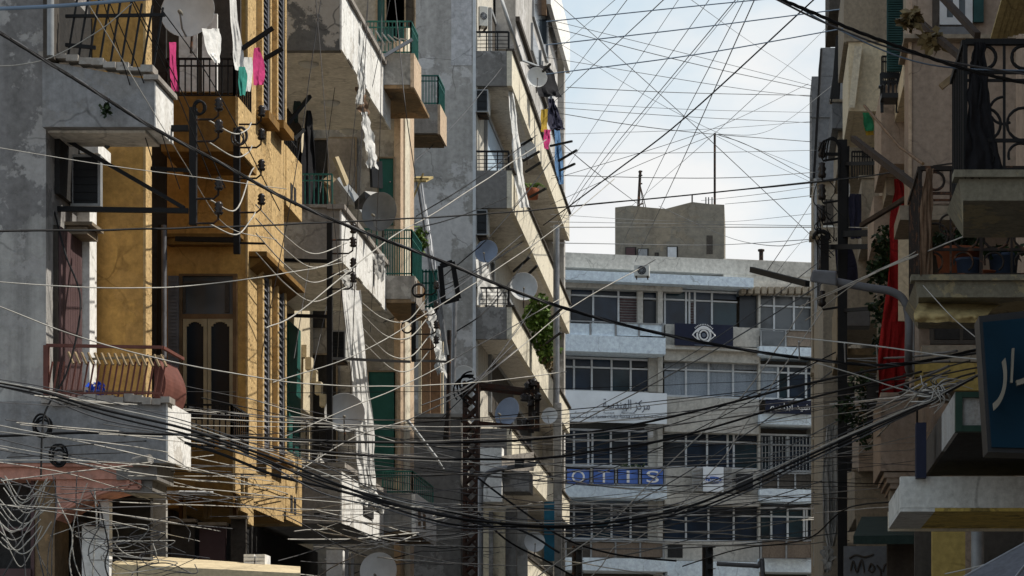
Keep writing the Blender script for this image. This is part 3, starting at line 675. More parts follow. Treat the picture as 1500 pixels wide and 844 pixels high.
# openings behind the balconies
for (a,c,y0,y1,m) in ((417,437,150,300,'dim'),(419,436,470,660,'greendoor'),(424,440,200,300,'dark')):
    X=-7.28; d = MB(); ya = YX(a,X) ; yb = YX(c,X); d.box(X,X+.05,max(ya,35.3),yb,ZP(y1,38.5),ZP(y0,38.5)); d.build('street_door', m, T)
Y=40.96
for (a,c,y0,y1,m) in ((446,483,205,300,'dark'),(483,520,203,300,'dirtygrey'),(555,576,232,330,'greendoor'),(446,476,410,480,'dark'),(440,492,520,690,'dark'),(540,579,545,700,'greendoor'),(553,592,-60,60,'shutter_green'),(566,606,-60,40,'dim')):
    d = MB(); d.fb(a,c,y0,y1,Y,.03); e = d.build('door', m, T)
    f = MB(); f.fb(a-2.5,a-.2,y0-2.5,y1,Y-.03,.05); f.fb(c+.2,c+2.5,y0-2.5,y1,Y-.03,.05); f.fb(a-.2,c+.2,y0-2.5,y0-.2,Y-.028,.05); f.build('frame','tan',e)
b = MB(); b.fb(430,438,400,640,39.8,.15); b.build('column','frame_grey',T)
b = MB()
for k in range(6): b.fb(440+k*7,449+k*7,505+k*18,523+k*18,39.9,.2)
b.build('stair_flight','creamwall',T)
# small side balconies with green rails
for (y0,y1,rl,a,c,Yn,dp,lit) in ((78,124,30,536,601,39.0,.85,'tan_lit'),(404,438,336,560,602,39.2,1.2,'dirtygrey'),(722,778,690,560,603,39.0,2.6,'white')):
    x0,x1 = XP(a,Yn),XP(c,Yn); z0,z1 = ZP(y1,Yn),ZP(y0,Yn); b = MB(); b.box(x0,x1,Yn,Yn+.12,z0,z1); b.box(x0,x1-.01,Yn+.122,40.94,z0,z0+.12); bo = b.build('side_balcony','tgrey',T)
    l = MB(); l.box(x1,x1+.06,Yn+.003,Yn+dp,z0-.04,z1); l.build('lit_side',lit,bo)  # top and lowest balconies get a paler street side as sunlight
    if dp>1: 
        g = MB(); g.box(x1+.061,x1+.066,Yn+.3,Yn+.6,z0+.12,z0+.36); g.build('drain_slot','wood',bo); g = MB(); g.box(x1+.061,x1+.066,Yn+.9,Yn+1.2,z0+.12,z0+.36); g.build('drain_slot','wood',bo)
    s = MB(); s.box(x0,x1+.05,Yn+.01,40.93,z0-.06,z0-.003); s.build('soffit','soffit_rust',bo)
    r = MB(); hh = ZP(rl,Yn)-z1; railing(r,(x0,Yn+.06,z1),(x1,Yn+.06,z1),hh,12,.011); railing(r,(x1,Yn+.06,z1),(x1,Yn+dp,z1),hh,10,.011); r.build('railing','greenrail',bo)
# far green balcony
Yn=47; x0,x1 = XP(606,Yn),XP(641,Yn); z0,z1=ZP(195,Yn),ZP(153,Yn); b=MB(); b.box(x0-.3,x1,Yn,Yn+.12,z0,z1); bo=b.build('far_balcony','dirtygrey',T)
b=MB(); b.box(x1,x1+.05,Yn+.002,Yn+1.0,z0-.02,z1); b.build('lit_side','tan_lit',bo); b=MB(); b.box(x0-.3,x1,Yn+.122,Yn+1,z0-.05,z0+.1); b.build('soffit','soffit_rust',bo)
r=MB(); railing(r,(x0,Yn+.05,z1),(x1,Yn+.05,z1),.56,8,.012); railing(r,(x1,Yn+.05,z1),(x1,Yn+1,z1),.56,8,.012); r.build('railing','greenrail',bo)
b=MB(); b.box(-7.9,-7.0,47.0,47.4,0,ZP(60,47)); b.build('back_pier','tan',T)
# lower part beyond the tan house: yellowish panels and a grey shed
S = thing('low_shed_annex','low grey annex with a flat roof and yellowish panels between two apartment houses','building',P(645,844,50))
b=MB(); b.fb(606,675,612,1230,50,3); b.build('wall','concrete_dark',S); b=MB(); b.fb(604,679,606,611,49.9,3.2); b.build('roof','concrete',S)
b=MB(); b.fb(618,630,455,605,50.6,.1); b.fb(631,645,470,605,50.7,.1); b.build('panel','brown_panel',S); b=MB(); b.fb(613,617,450,605,50.5,.12); b.fb(646,649,470,605,50.5,.1); b.build('post','creamwall',S)

# odds and ends left on the balconies
drape('rag','grey cloth thrown over the end of the middle white balcony','cloth',[(548,562,372,37.9),(549,564,388,37.9),(552,563,410,37.9)],'c_grey',3,.05,cols=10,ragged=.04)
drape('rag','small white cloth standing up on the lowest white balcony','cloth',[(466,470,662,35.2),(463,474,674,35.2),(462,478,684,35.2)],'c_white',2,.05,cols=8,ragged=.04)
drape('curtain','dark green cloth pinned under the lamps of the top balcony','cloth',[(430,440,148,36.5),(429,438,166,36.5),(432,436,180,36.5)],'greenawn',2,.05,cols=8)
m_ = MB(); m_.bar(P(416,188,35.5),P(454,141,36),.05); one(m_,'laundry_rod','black','upper of two black rods leaning under the top white balcony','rod')
m_ = MB(); m_.bar(P(424,210,35.8),P(445,190,36),.05); one(m_,'laundry_rod','black','lower of two black rods leaning under the top white balcony','rod')
m_ = MB(); m_.fb(480,519,203,300,40.2,.08); m_.build('sheet_metal','dirtygrey',T)
m_ = MB()
for k_ in range(6): m_.bar((XP(541+k_*9,38.95),38.95,ZP(42+k_*3,38.95)),(XP(556+k_*8,38.9),38.9,ZP(68-k_*2,38.9)),.02)
m_.bar(P(553,88,38.8),P(604,58,38.9),.05); one(m_,'broken_rods','steel','bent pale rods caught on the top green railing','rods')
# torn sheets, broken panels and cloths
drape('awning_sheet','torn white sheet twisted down from the top white balcony to the dark rag','torn sheet',[(516,528,20,36.4),(520,531,60,36.4),(522,535,95,36.4),(524,536,125,36.4),(520,533,152,36.4)],'c_white',3,.06,cols=12,ragged=.03)
drape('rag','brown frayed rag hanging below the twisted white sheet','rag',[(520,535,128,36.5),(524,537,150,36.5),(528,540,168,36.5)],'c_brown',3,.08,cols=10,ragged=.06)
drape('awning_sheet','bright white strip of cloth hanging above the tilted grey panel','torn sheet',[(529,538,164,36.5),(533,546,195,36.5),(536,550,225,36.5),(540,553,246,36.5)],'c_white',3,.05,cols=10,ragged=.04)
drape('awning_sheet','longest torn white sheet hanging down past the middle white balcony','torn sheet',[(502,527,425,34.7),(505,531,470,34.6),(512,536,530,34.6),(517,543,590,34.6),(520,548,640,34.6),(522,550,680,34.6),(524,552,712,34.6)],'c_white',6,.05,cols=26)
drape('awning_sheet','frayed white end of sheet in front of the lowest white balcony','torn sheet',[(524,549,706,34.7),(527,556,730,34.7),(530,562,742,34.7)],'c_white',4,.08,cols=16,ragged=.12)
drape('awning_sheet','grey frayed cloth bunched under the middle white balcony','torn sheet',[(500,516,396,34.9),(502,522,420,34.8),(504,526,445,34.8)],'c_grey',4,.07,cols=14,ragged=.09)
drape('curtain','black cloth hanging like a column under the top balcony','curtain',[(449,456,162,36),(446,459,190,36),(443,462,230,36),(441,466,300,36)],'c_black',3,.06,cols=12)
def plate(name,label,cat,pts,mat,th=.05):
    q=[P(*p) for p in pts]; nrm=(q[1]-q[0]).cross(q[2]-q[0]).normalized()*th
    return one(MB().hexa(q,[v+nrm for v in q]),name,mat,label,cat)
plate('loose_board','pale splintered board leaning at the middle balcony','board',[(491,230,36.6),(496,229,36.8),(512,267,36.9),(508,272,36.7)],'woodcream')
plate('loose_board','tan broken board with a notched end lying on the middle balcony','board',[(472,264,36.3),(494,247,36.5),(497,258,36.5),(484,272,36.3)],'plankwood')
plate('loose_board','tan splinter of board standing under the notched board','board',[(474,270,36.4),(480,276,36.4),(489,300,36.5),(482,296,36.4)],'plankwood')
plate('loose_board','dull green long board sloping along the middle balcony','board',[(494,262,37.0),(501,258,37.4),(533,297,38.4),(530,312,38.0)],'frame_grey')
plate('tilted_panel','dark glossy panel edged white hanging by the green door','panel',[(544,238,37.6),(560,236,37.8),(561,276,37.8),(546,274,37.6)],'plastic_black')
plate('grey_box','charcoal box on the rail beside the dark dish','box',[(534,280,37.4),(556,282,37.6),(552,292,37.5),(535,291,37.4)],'plastic_black',.3)
dish('dark grey satellite dish above the middle white balcony, its arm pointing at the street',559,313,29,37.2,-14,6,'dish_dark',.93)
dish('plain pale grey satellite dish in front of the lowest white balcony',505,607,29,33.4,8,8,'dish')
dish('grey satellite dish half hidden among the wires at the bottom edge',556,838,27,30,-4,10,'dish')
ac_dark('grey air conditioner with slatted grille behind the longest torn sheet',483,506,484,526,37.6,.4,8)
# street level between
b = MB(); b.fb(478,502,806,1230,33.4,.3); s_=one(b,'gate_pier','whitewash','short white masonry pier under the lowest white balcony','pier')
b = MB(); b.fb(505,510,806,1230,33.3,.05); b.fb(514,518,810,1230,33.3,.05); one(b,'pipe_pair','steel','two upright grey pipes beside the short white pier','pipe')
aw = thing('shop_awning','cream shop awning along the bottom left of the street','awning',P(300,860,25))
m = MB(); m.hexa([P(163,848,24.6),P(440,858,24.6),P(440,842,24.6),P(163,829,24.6)],[P(163,848,24.7),P(440,858,24.7),P(440,842,24.7),P(163,829,24.7)]); m.build('valance','cream_awn',aw)
m = MB(); m.hexa([P(163,829,24.6),P(440,842,24.6),P(440,840,24.6),P(163,826,24.6)],[P(185,815,26),P(440,832,26),P(440,830,26),P(185,812,26)]); m.build('canopy','cream_awn',aw)
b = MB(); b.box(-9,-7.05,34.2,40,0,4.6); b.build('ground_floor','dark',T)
for (a,c,lb) in ((357,372,'left'),(374,388,'right')):
    wn = thing('white_crate', '%s one of two pale slatted crates on the cream awning'%lb, 'crate', P((a+c)/2,834,26)); m = MB(); m.fb(a,c,812,834,25.9,.3); m.build('box','whitewash',wn); m = MB()
    for k in range(4): m.fb(a,c,812+k*5.6,815.5+k*5.6,25.86,.03)
    m.build('slat','whitewash',wn)

# fallen frame and collapsed awning rods between the tan and concrete houses
fr = MB(); q=[P(645,390,46),P(663,384,46),P(672,437,46),P(650,443,46)]
for i in range(4): fr.bar(q[i],q[(i+1)%4],.09,.08)
one(fr,'window_frame','black','black empty window frame hanging crooked in front of the concrete wall','frame')
for i,(a,c,lb) in enumerate((((612,262,46),(640,480,46),'leftmost'),((617,270,46.3),(650,500,46),'middle'),((622,300,46.4),(655,520,46),'rightmost'))):
    m=MB(); m.tube(spline([P(*a),P((a[0]+c[0])/2+rnd.uniform(-3,3),(a[1]+c[1])/2,46),P(*c)],8),.035,6)
    one(m,'awning_rod','steel','%s of three bent pale awning rods leaning beside the tan pilaster'%lb,'rod')
drape('awning_sheet','white shreds of awning hanging by the green lattice','torn sheet',[(622,634,445,45.5),(628,640,480,45.5),(638,650,520,45.5),(642,650,548,45.5)],'c_white',3,.08,cols=10,ragged=.1)
pa = MB(); 
for k in range(9): 
    x=XP(600+k*2.8,43.2); pa.bar((x,43.2,ZP(262,43)),(x+.04,43.9,ZP(243,43)),.035)
pa.bar(P(600,262,43.2),P(628,262,43.2),.03); pa.bar(P(603,296,43.2),P(620,254,43.2),.03)
one(pa,'small_awning','straw','small slatted straw awning on the tan pilaster','awning')
gl = MB()
for k in range(6): gl.bar(P(614+k*5,395,45),P(614+k*5,452,45),.03)
for k in range(4): gl.bar(P(612,398+k*17,45),P(641,398+k*17,45),.03)
gl.fb(629,638,398,450,45.1,.02); one(gl,'lattice_screen','greenrail','green metal lattice screen between tan house and concrete house','screen')
g = random.Random(4); pl = thing('potted_vine','bright green climbing plant above the green lattice','plant',P(616,385,45)); m=MB(); leaves(m,P(615,352,45),(.12,.15,.3),170,.10,g); leaves(m,P(612,372,45),(.08,.1,.15),60,.09,g); m.build('foliage','leaf',pl); m=MB(); m.tube([P(613,395,45),P(615,350,45)],.012,5); m.build('stem','wood',pl)
post_rack('black insulator rack on the tan pilaster with drooping white wires',606,412,530,39.3,(432,462,490,512),(((606,528,39.3),(654,530,41),.05),((606,418,39.3),(590,420,39.5),.05)))
coil('loop of black cable on the rack of the tan pilaster',597,478,9,39.2,n=2)
coil('tall loop of black cable on top of the tan pilaster rack',612,427,9,39.2,n=2)

# ------------------------------------------------------------------ E  grey concrete apartment block
E = thing('concrete_apartment_block', 'tall grey concrete apartment block with cream balcony bands, farthest on the left', 'building', (-9,66,0))
Yc = 58.0; b = MB(); b.box(-18,-6.52,Yc,76.8,0,30); b.build('side_wall', 'concrete', E)
b = MB(); b.box(-6.518,-6.46,Yc+.02,76.7,0,30); b.build('street_wall', 'egrey', E)
b = MB(); b.box(-6.5,-5.95,76.82,77.0,0,30); b.box(-6.5,-5.8,76.2,76.8,0,24); b.build('end_pier', 'concrete', E)
b = MB(); b.fb(661,691,-60,96,Yc-.012,.01); b.build('pale_patch','palepatch',E)
b = MB(); b.fb(692.5,697,-60,1230,Yc-.03,.028); b.build('corner_strip','frame_white',E)
XF = -5.64
for (y0,y1,pl_) in ((75,126,1),(250,305,1),(450,497,1),(628,676,0),(800,850,0)):
    z0,z1 = ZP(y1,Yc),ZP(y0,Yc); b = MB(); b.box(XP(694,Yc),XF-.12,Yc-.02,Yc+.1,z0,z1); bo=b.build('balcony','concrete_dark',E)
    b = MB(); b.box(XF-.118,XF,Yc-.022,76.4,z0,z1); b.build('front_band','cream',bo)
    b = MB(); b.box(XF-.14,XF+.06,Yc-.04,76.4,z1+.003,z1+.05); b.build('coping','dim',bo)
    b = MB(); b.box(-6.46,XF-.122,Yc+.102,76.3,z0+.01,z0+.16); b.build('soffit','ceil',bo)
    if pl_:
        r = MB(); railing(r,(XP(696,Yc),Yc+.04,z1),(XF-.08,Yc+.04,z1),.46,3,.02,False,False)
        for k in range(4): r.bar((XP(696,Yc),Yc+.04,z1+.09*(k+1)),(XF-.08,Yc+.04,z1+.09*(k+1)),.014)
        r.build('railing','black',bo)
def edoor(y0,y1,a,c,m,fm='frame_grey'):
    X=-6.455; ya,yb=YX(a,X),YX(c,X); ya=max(ya,Yc+.2); d=MB(); d.box(X,X+.05,ya,yb,ZP(y1,60),ZP(y0,60)); do=d.build('balcony_door',m,E)
    f=MB(); z1=ZP(y0,60); z0=ZP(y1,60); f.box(X,X+.08,ya-.12,ya-.003,z0,z1+.1); f.box(X,X+.08,yb+.003,yb+.12,z0,z1+.1); f.box(X,X+.085,ya,yb,z1+.003,z1+.1); f.build('frame',fm,do)
edoor(177,262,710,733,'bluedoor'); edoor(10,90,716,726,'dim'); edoor(375,470,711,720,'dark'); edoor(520,600,716,748,'dim'); edoor(180,300,742,752,'dark'); edoor(390,480,738,750,'dim'); edoor(30,120,740,760,'glass'); edoor(545,640,752,775,'dark')
b = MB(); b.box(XF-.1,XF+.02,69,76.3,ZP(6,69),ZP(-60,69)); b.build('box_front','whitewash',E); b = MB(); b.box(-6.4,XF-.102,69,69.1,ZP(22,69),ZP(-60,69)); b.build('boxed_balcony','brown_panel',E)
b = MB(); b.box(-6.3,-5.75,69.3,69.35,ZP(60,69),ZP(24,69)); b.build('dark_glazing','glass',E)
b = MB(); b.box(-6.4,-5.9,61.6,75,ZP(72,61.6),30); b.build('upper_enclosure','concrete',E)
for (a,c,y0,y1) in ((778,790,40,72),(793,806,48,72),(764,772,-60,-5),(780,800,-60,16)):
    X=-5.898; d=MB(); ya,yb=YX(a,X),YX(c,X); d.box(X,X+.02,ya,yb,ZP(y1,66),ZP(y0,66)); wo=d.build('dark_glazing','glass',E); f=MB(); f.box(X,X+.06,ya-.1,ya-.003,ZP(y1,66)-.08,ZP(y0,66)+.08); f.box(X,X+.06,yb+.003,yb+.1,ZP(y1,66)-.08,ZP(y0,66)+.08); f.box(X,X+.062,ya,yb,ZP(y1,66)-.09,ZP(y1,66)-.003); f.build('frame','frame_grey',wo)
b = MB(); b.box(-5.898,-5.8,61.6,75.2,ZP(72,61.6)+.7,ZP(72,61.6)+.82); b.build('string_course','dim',E)
b = MB(); b.tube([P(733,-6,59),P(750,48,58.6),P(763,88,60)],.05,6); b.tube([P(763,88,60),P(790,98,63)],.03,5); b.build('awning_frame','frame_grey',E)
# lower frontage of the block
b = MB(); b.fb(700,735,655,735,56.2,.5); b.build('white_box','whitewash',E)
b = MB(); b.hexa([P(735,668,56),P(782,662,57),P(782,690,57),P(735,690,56)],[P(735,668,58),P(782,662,59),P(782,690,59),P(735,690,58)]); b.build('porch_roof','dirtygrey',E)
b = MB(); b.fb(735,775,690,720,56.4,1); b.build('porch_beam','concrete_dark',E)
b = MB(); b.fb(702,740,745,1230,56.8,.3); b.build('ground_wall','creamwall',E)
b = MB(); b.fb(740,756,745,1230,56.9,.3); b.fb(716,722,750,1230,56.7,.2); b.build('ground_pier','concrete_dark',E)
mu = MB(); mu.fb(797,812,735,822,58.6,.05); one(mu,'painted_hoarding','teal_mural','teal painted hoarding at the foot of the concrete block','hoarding')
hb = MB(); hb.fb(755,772,745,1230,58.4,.2); hb.fb(812,822,590,1230,60,.3); one(hb,'grey_hoarding','concrete','grey upright slabs beside the teal hoarding','slab')
ac_dark('air conditioner high on the concrete block balcony, above the pale blue door',697,715,131,164,57.9,.5,3)
ac_dark('air conditioner on the concrete block balcony above the bluish dish',697,714,307,344,57.9,.5,3)
ac_unit('white air conditioner with round fan at the top of the concrete block',702,715,9,38,58.3,20)
dish('bluish satellite dish on the concrete block above the white cloth',714,370,17,57.3,-10,8,'dish_blue')
dish('pale satellite dish in the concrete block balcony crossed by two black rods',767,422,21,58.3,6,10,'dish',.95)
dish('mesh-like round dish framed by the black tarpaulin near the sky',786,115,15,60,10,6,'dish')
dish('satellite dish standing in the band below the white roller curtain',772,222,14,60,0,10,'dish')
dish('satellite dish at the top of the lattice pylon',680,556,19,55,-8,12,'dish')
dish('wide bluish satellite dish between the two pylon arms',747,606,22,56,-34,14,'dish_blue')
dish('small pale satellite dish right of the pylon arms',806,610,12,58,-10,10,'dish')
dish('grey satellite dish low in front of the teal hoarding',783,795,15,56,8,10,'dish')
drape('roller_curtain','long white roller curtain hanging down the second cream balcony','curtain',[(744,750,124,58.4),(747,757,170,58.4),(751,762,220,58.4),(755,769,270,58.4),(762,776,304,58.4)],'c_white',3,.08,cols=12,ragged=.02)
drape('cloth','white cloth draped on the balcony under the bluish dish','cloth',[(697,716,380,57.9),(698,722,410,57.9),(699,738,432,57.9),(700,740,447,57.9)],'c_white',4,.08,cols=12)
drape('tarpaulin','black tarpaulin hung behind the round dish near the sky','tarpaulin',[(772,806,96,62),(780,812,110,62),(785,817,130,62),(790,822,142,62)],'c_black',3,.15,cols=10)
drape('tarpaulin','slate tarpaulin hanging to a point against the sky','tarpaulin',[(804,812,145,64),(803,818,165,64),(804,825,185,64),(806,829,190,64)],'c_navy',2,.15,cols=10)
drape('laundry_cloth','mustard cloth hanging left of the slate tarpaulin','laundry',[(793,803,160,62),(792,802,180,62),(793,801,194,62)],'c_yellow',2,.08,cols=8)
drape('laundry_cloth','magenta garment hanging below the mustard cloth','laundry',[(797,806,190,62),(796,806,205,62),(797,803,218,62)],'c_pink',2,.08,cols=8)
drape('laundry_cloth','long faded blue cloth hanging below the slate tarpaulin','laundry',[(812,820,190,66),(813,824,230,66),(817,826,270,66)],'c_blue',2,.1,cols=8)
rods=[((752,398),(776,377)),((768,408),(787,389)),((795,105),(806,94)),((750,222),(780,203)),((766,236),(790,222)),((770,252),(792,238)),((776,289),(800,276)),((818,236),(845,220)),((806,214),(838,207)),((820,250),(842,240)),((805,468),(823,452)),((800,503),(822,487))]
for i,(a,c) in enumerate(rods):
    m=MB(); m.bar(P(*a,59.5),P(*c,59.0),.045); one(m,'laundry_rod','black','thin black laundry rod slanting out of the cream balcony bands','rod','laundry rods of the concrete block')
pl=thing('hanging_vine','large bright green vine spilling over the lower cream balcony','plant',P(790,525,64)); m=MB(); g=random.Random(8)
for c,rr,n in (((790,445),.28,130),((784,462),.3,170),((797,470),.3,190),((803,492),.3,190),((790,490),.3,150),((806,512),.22,120),((798,518),.22,100),((776,470),.2,70)): leaves(m,P(*c,63),(rr,.35,rr*1.1),n,.15,g)
m.build('foliage','leaf',pl); m=MB(); leaves(m,P(805,528,63),(.14,.2,.35),80,.14,g); m.build('dry_foliage','dryleaf',pl); m=MB(); m.tube([P(790,530,63),P(796,480,63),P(790,440,63)],.03,5); m.build('stem','wood',pl)
pl=thing('potted_plant','small spiky green plant on the middle cream balcony','plant',P(780,290,61)); m=MB()
for k in range(40):
    a=g.uniform(-1.3,1.3); c=P(780,282,61); m.tube([c,c+Vector((math.sin(a)*.2,g.uniform(-.1,.1),.22)),c+Vector((math.sin(a)*.42,g.uniform(-.15,.15),.18*math.cos(a)))],.016,4,r1=.003)
m.build('foliage','leaf',pl); m=MB(); m.lathe([(.001,0),(.13,0),(.17,.25),(.16,.26),(.001,.25)],P(780,292,61),12); m.build('pot','terracotta',pl)
# lattice pylon and its cross arms
pyl=thing('lattice_pylon','rusty lattice steel pylon standing among the wires before the concrete block','pylon',(XP(690,50),50,0))
x0,x1=XP(681,50),XP(700,50); zt=ZP(560,50); m=MB()
for x in (x0,x1):
    for y in (49.87,50.13): m.bar((x,y,0),(x,y,zt),.06)
m.build('corner_leg','rust',pyl); m=MB(); n=34; dz=zt/n
for k in range(n):
    for y in (49.86,50.14):
        a,c=(x0,x1) if k%2 else (x1,x0); m.bar((a,y,k*dz),(c,y,(k+1)*dz),.05); m.bar((c,y,k*dz),(a,y,(k+1)*dz),.045)
m.build('lattice_web','rust',pyl)
for (a,c) in (((700,563,50),(786,574,50)),((700,620,50),(786,629,50)),((700,568,50.2),(770,577,50.2))):
    m=MB(); m.bar(P(*a),P(*c),.07,.09); m.build('cross_arm','rust',pyl)
m=MB(); m.bar(P(778,556,50),P(778,634,50),.11); m.bar(P(787,560,50),P(787,632,50),.09); m.build('arm_post','iron',pyl)
for k in range(9):
    c=P(770+rnd.uniform(-3,22),560+rnd.uniform(0,70),49.9); m=MB(); m.lathe([(.001,0),(.06,0),(.085,.03),(.05,.06),(.085,.10),(.05,.14),(.001,.18)],c,8); m.build('insulator','ceramic',pyl)
m=MB()
for k in range(7): m.ring(P(690+rnd.uniform(-8,10),566+rnd.uniform(-6,10),49.8),rnd.uniform(.12,.3),.018,n=14,a0=rnd.uniform(0,90),a1=rnd.uniform(180,300))
m.build('jumper_cable','wire_black',pyl)
m=MB()
m.tube([P(664,560,49),P(666,440,49)],.05,8); one(m,'vent_pipe','steel','pale grey vent pipe rising in front of the concrete wall','pipe')
m=MB(); m.tube([P(656,650,48.5),P(658,484,48.5)],.045,6); m.bar(P(656,600,48.5),P(650,650,48.5),.05); one(m,'thin_pole','iron','thin dark pole left of the pale vent pipe','pole')
sl=thing('street_lamp','curved grey street lamp arm in front of the white box of the concrete block','street lamp',(XP(703,49),49,0))
m=MB(); m.tube(spline([(XP(704,49),49,0),P(704,740,49),P(705,712,49),P(713,695,49),P(728,688,49),P(744,685,49)],6),.055,8); m.build('pole','steel',sl)
m=MB(); m.hexa([P(742,688,48.9),P(785,682,48.9),P(790,675,48.9),P(744,682,48.9)],[P(742,688,49.2),P(785,682,49.2),P(790,675,49.2),P(744,682,49.2)]); m.build('lamp_head','lampgrey',sl)
m=MB(); m.fb(754,767,673,685,48.8,.1); one(m,'black_box','plastic_black','small black box fixed behind the curved lamp head','box')
m=MB(); m.tube([P(597,616,38),P(640,672,38)],.03,6); m.tube([P(640,672,38),P(650,688,38)],.02,6); one(m,'loose_pipe','frame_grey','pale broken pipe slanting across the grey annex','pipe')
gsh=MB(); gsh.fb(811,819,490,1230,62,.1); gsh.tube([P(815,330,62),P(815,1000,62)],.08,8); one(gsh,'corner_duct','steel','long pale vertical duct at the end of the concrete block','duct')
# ------------------------------------------------------------------ F  office building closing the street
SL = .233; NX, NY = SL/math.sqrt(1+SL*SL), -1/math.sqrt(1+SL*SL); Nv = Vector((NX,NY,0)); Uv = Vector((-NY,NX,0))
def pd(px, py, off=0):
    y0 = 100-off*math.sqrt(1+SL*SL)+SL*7.78; Y = y0/(1-SL*(px-CX)/F); return P(px, py, Y)
class FB(MB):
    def db(s, px0, px1, py0, py1, off, d):      # front at off metres before the glass line, d deep
        f = [pd(px0,py1,off),pd(px1,py1,off),pd(px1,py0,off),pd(px0,py0,off)]
        # keep edges upright: use the mean heights of each side
        f[3].x, f[3].y = f[0].x, f[0].y; f[2].x, f[2].y = f[1].x, f[1].y
        zt = (f[2].z+f[3].z)/2; zb = (f[0].z+f[1].z)/2; f[0].z=f[1].z=zb; f[2].z=f[3].z=zt
        return s.hexa(f, [v-Nv*d for v in f])
def pieces(name, mat, *bs):
    for q in bs: FB().db(*q).build(name, mat, D)
D = thing('office_building', 'office building with window bands and shop signs closing the far end of the street', 'building', (-2,102,0))
b = FB(); b.db(780,1290,412,1300,-1.2,14); b.build('core','dim',D)
pieces('roof_parapet','far_wall',(780,1290,379,400,.25,1.0),(1060,1290,384,424,.22,.9))
b = FB(); b.db(812,1104,401,415,1.1,2.4); b.build('roof_canopy','far_white',D)
pieces('head_band','far_wall',(820,1000,415.5,424,.5,1.6),(1000,1190,414,424,.4,1.5))
b = FB()
for k in range(11): b.db(1086+k*10,1093+k*10,420,430,.7,.5)
b.build('broken_eaves','rbeige2',D)
# window bands: glass line at off 0, frames proud of it
prnd = random.Random(21)
def band(px0,px1,y0,y1,mull,trans,gl='glass_far',blinds=(),cur=()):
    f = FB(); t=1.7
    f.db(px0,px1,y0-1,y0+t,.1,.2); f.db(px0,px1,y1-t,y1+1,.1,.2)
    if trans: f.db(px0,px1,trans-1.1,trans+1.1,.08,.15)
    for x in mull: f.db(x-1.3,x+1.3,y0+t,y1-t,.095,.18)
    fo = f.build('window_band','frame_white',D)
    xs=[px0]+list(mull)+[px1]
    for i in range(len(xs)-1):
        for (a,c) in ((y0+t,trans-1.1),(trans+1.1,y1-t)) if trans else ((y0+t,y1-t),):
            g=FB(); g.db(xs[i]+1.3,xs[i+1]-1.3,a,c,0,.05); m=gl
            if i in blinds and a>y0+t+1: m='frame_grey'
            if i in cur: m='curtain_far'
            elif m=='glass_far': m=prnd.choice(('glass_far','glass_far','glass_far','glass_mid','glass_teal'))
            g.build('pane',m,fo)
    for i in blinds:
        g=FB()
        for k in range(9): g.db(xs[i]+2,xs[i+1]-2,trans+4+k*3.9,trans+6+k*3.9,.06,.05)
        g.build('blind','maroon',fo)
    return fo
band(836,935,422,477,(869,906),434,blinds=(2,))
band(942,1080,426,478,(974,1005,1010,1018,1043),440,blinds=(3,))
band(1082,1109,429,482,(),None); 
band(1110,1190,432,487,(1134,1163),449,gl='glass_grey')
band(824,950,525,574,(841,867,896,924),539)
band(972,1112,530,582,(1005,1038,1074),543,cur=(0,1,2,3))
band(1113,1190,536,585,(1140,1155,1181),546,cur=(0,))
band(824,950,630,683,(841,862,868,895,922),645)
band(972,1112,634,686,(1005,1036,1066,1075),647)
band(1114,1190,637,690,(1130,1154),652)
band(824,950,738,790,(841,867,896,924),750)
band(972,1112,740,793,(1005,1038,1075),755)
band(1114,1190,744,796,(1130,1154,1178,1182),757)
b = FB()
for k in range(15): b.db(1116+k*5,1117+k*5,640,720,.35,.06)
b.db(1114,1190,652,653.5,.36,.05); b.db(1114,1190,690,691.5,.36,.05); b.build('window_grille','frame_grey',D)
# piers
for y0,y1 in ((424,492),(520,575),(620,706),(728,800),(835,1300)): pieces('pier','far_wall',(964,971,y0,y1,.45,1.2)); pieces('pier','far_wall',(1111,1114,y0,y1,.3,1.0))
for y0,y1 in ((522,574),(622,684),(726,792)): pieces('pier','far_wall',(950,963.5,y0,y1,.2,.9))
pieces('pier','far_wall',(934,942,420,478,.3,.6)); pieces('pier','far_wall',(820,836,424,478,.3,.6)); pieces('pier','far_wall',(1190,1290,424,1300,.3,1))

b = FB(); b.db(780,1290,835,1300,-.6,.5); b.build('ground_floor','dim',D)
# left balconies: white slabs with panel fronts
for (y0,y1,ex) in ((492,516,975),(708,729,977),(818,836,978)):
    b = FB(); b.db(806,ex,y0,y1,1.3,2.2); b.build('balcony_slab','far_white',D)
def panels(xs,y0,y1,mat,off=1.25,t=1.2):
    f = FB(); f.db(xs[0]-2,xs[-1]+2,y0-1.5,y0,off+.02,.1); f.db(xs[0]-2,xs[-1]+2,y1,y1+1.2,off+.02,.1)
    for x in xs: f.db(x-t,x+t,y0,y1,off+.01,.1)
    fo = f.build('balcony_railing','frame_grey',D)
    for i in range(len(xs)-1): g=FB(); g.db(xs[i]+t+.4,xs[i+1]-t-.4,y0+1,y1-1,off-.03,.05); g.build('panel',mat[i] if isinstance(mat,(list,tuple)) else mat,fo)
    return fo
panels((829,865,902,936,971),473,493,'far_white')
panels((829,866,902,938,972),794,817,['dim','far_brown','far_brown','far_brown'])
panels((1115,1152,1190),792,818,'far_brown')
panels((1115,1151,1190),484,508,['glass_grey','far_brown'],.7)
panels((1115,1140,1165,1190),694,716,'dim',.7)
pieces('parapet','far_wall',(975,990,475,507,.5,.8),(1074,1112,480,508,.5,.8))
pieces('ledge','far_wall',(973,1112,507.5,513,.8,1.3),(973,1112,513.5,530,.5,.9))
b = FB(); b.db(974,1112,583,634,.6,.9); b.build('parapet','far_wall',D)
pieces('parapet','far_wall',(974,1112,686,722,.6,.9),(974,1112,722.5,740,.75,1.0))
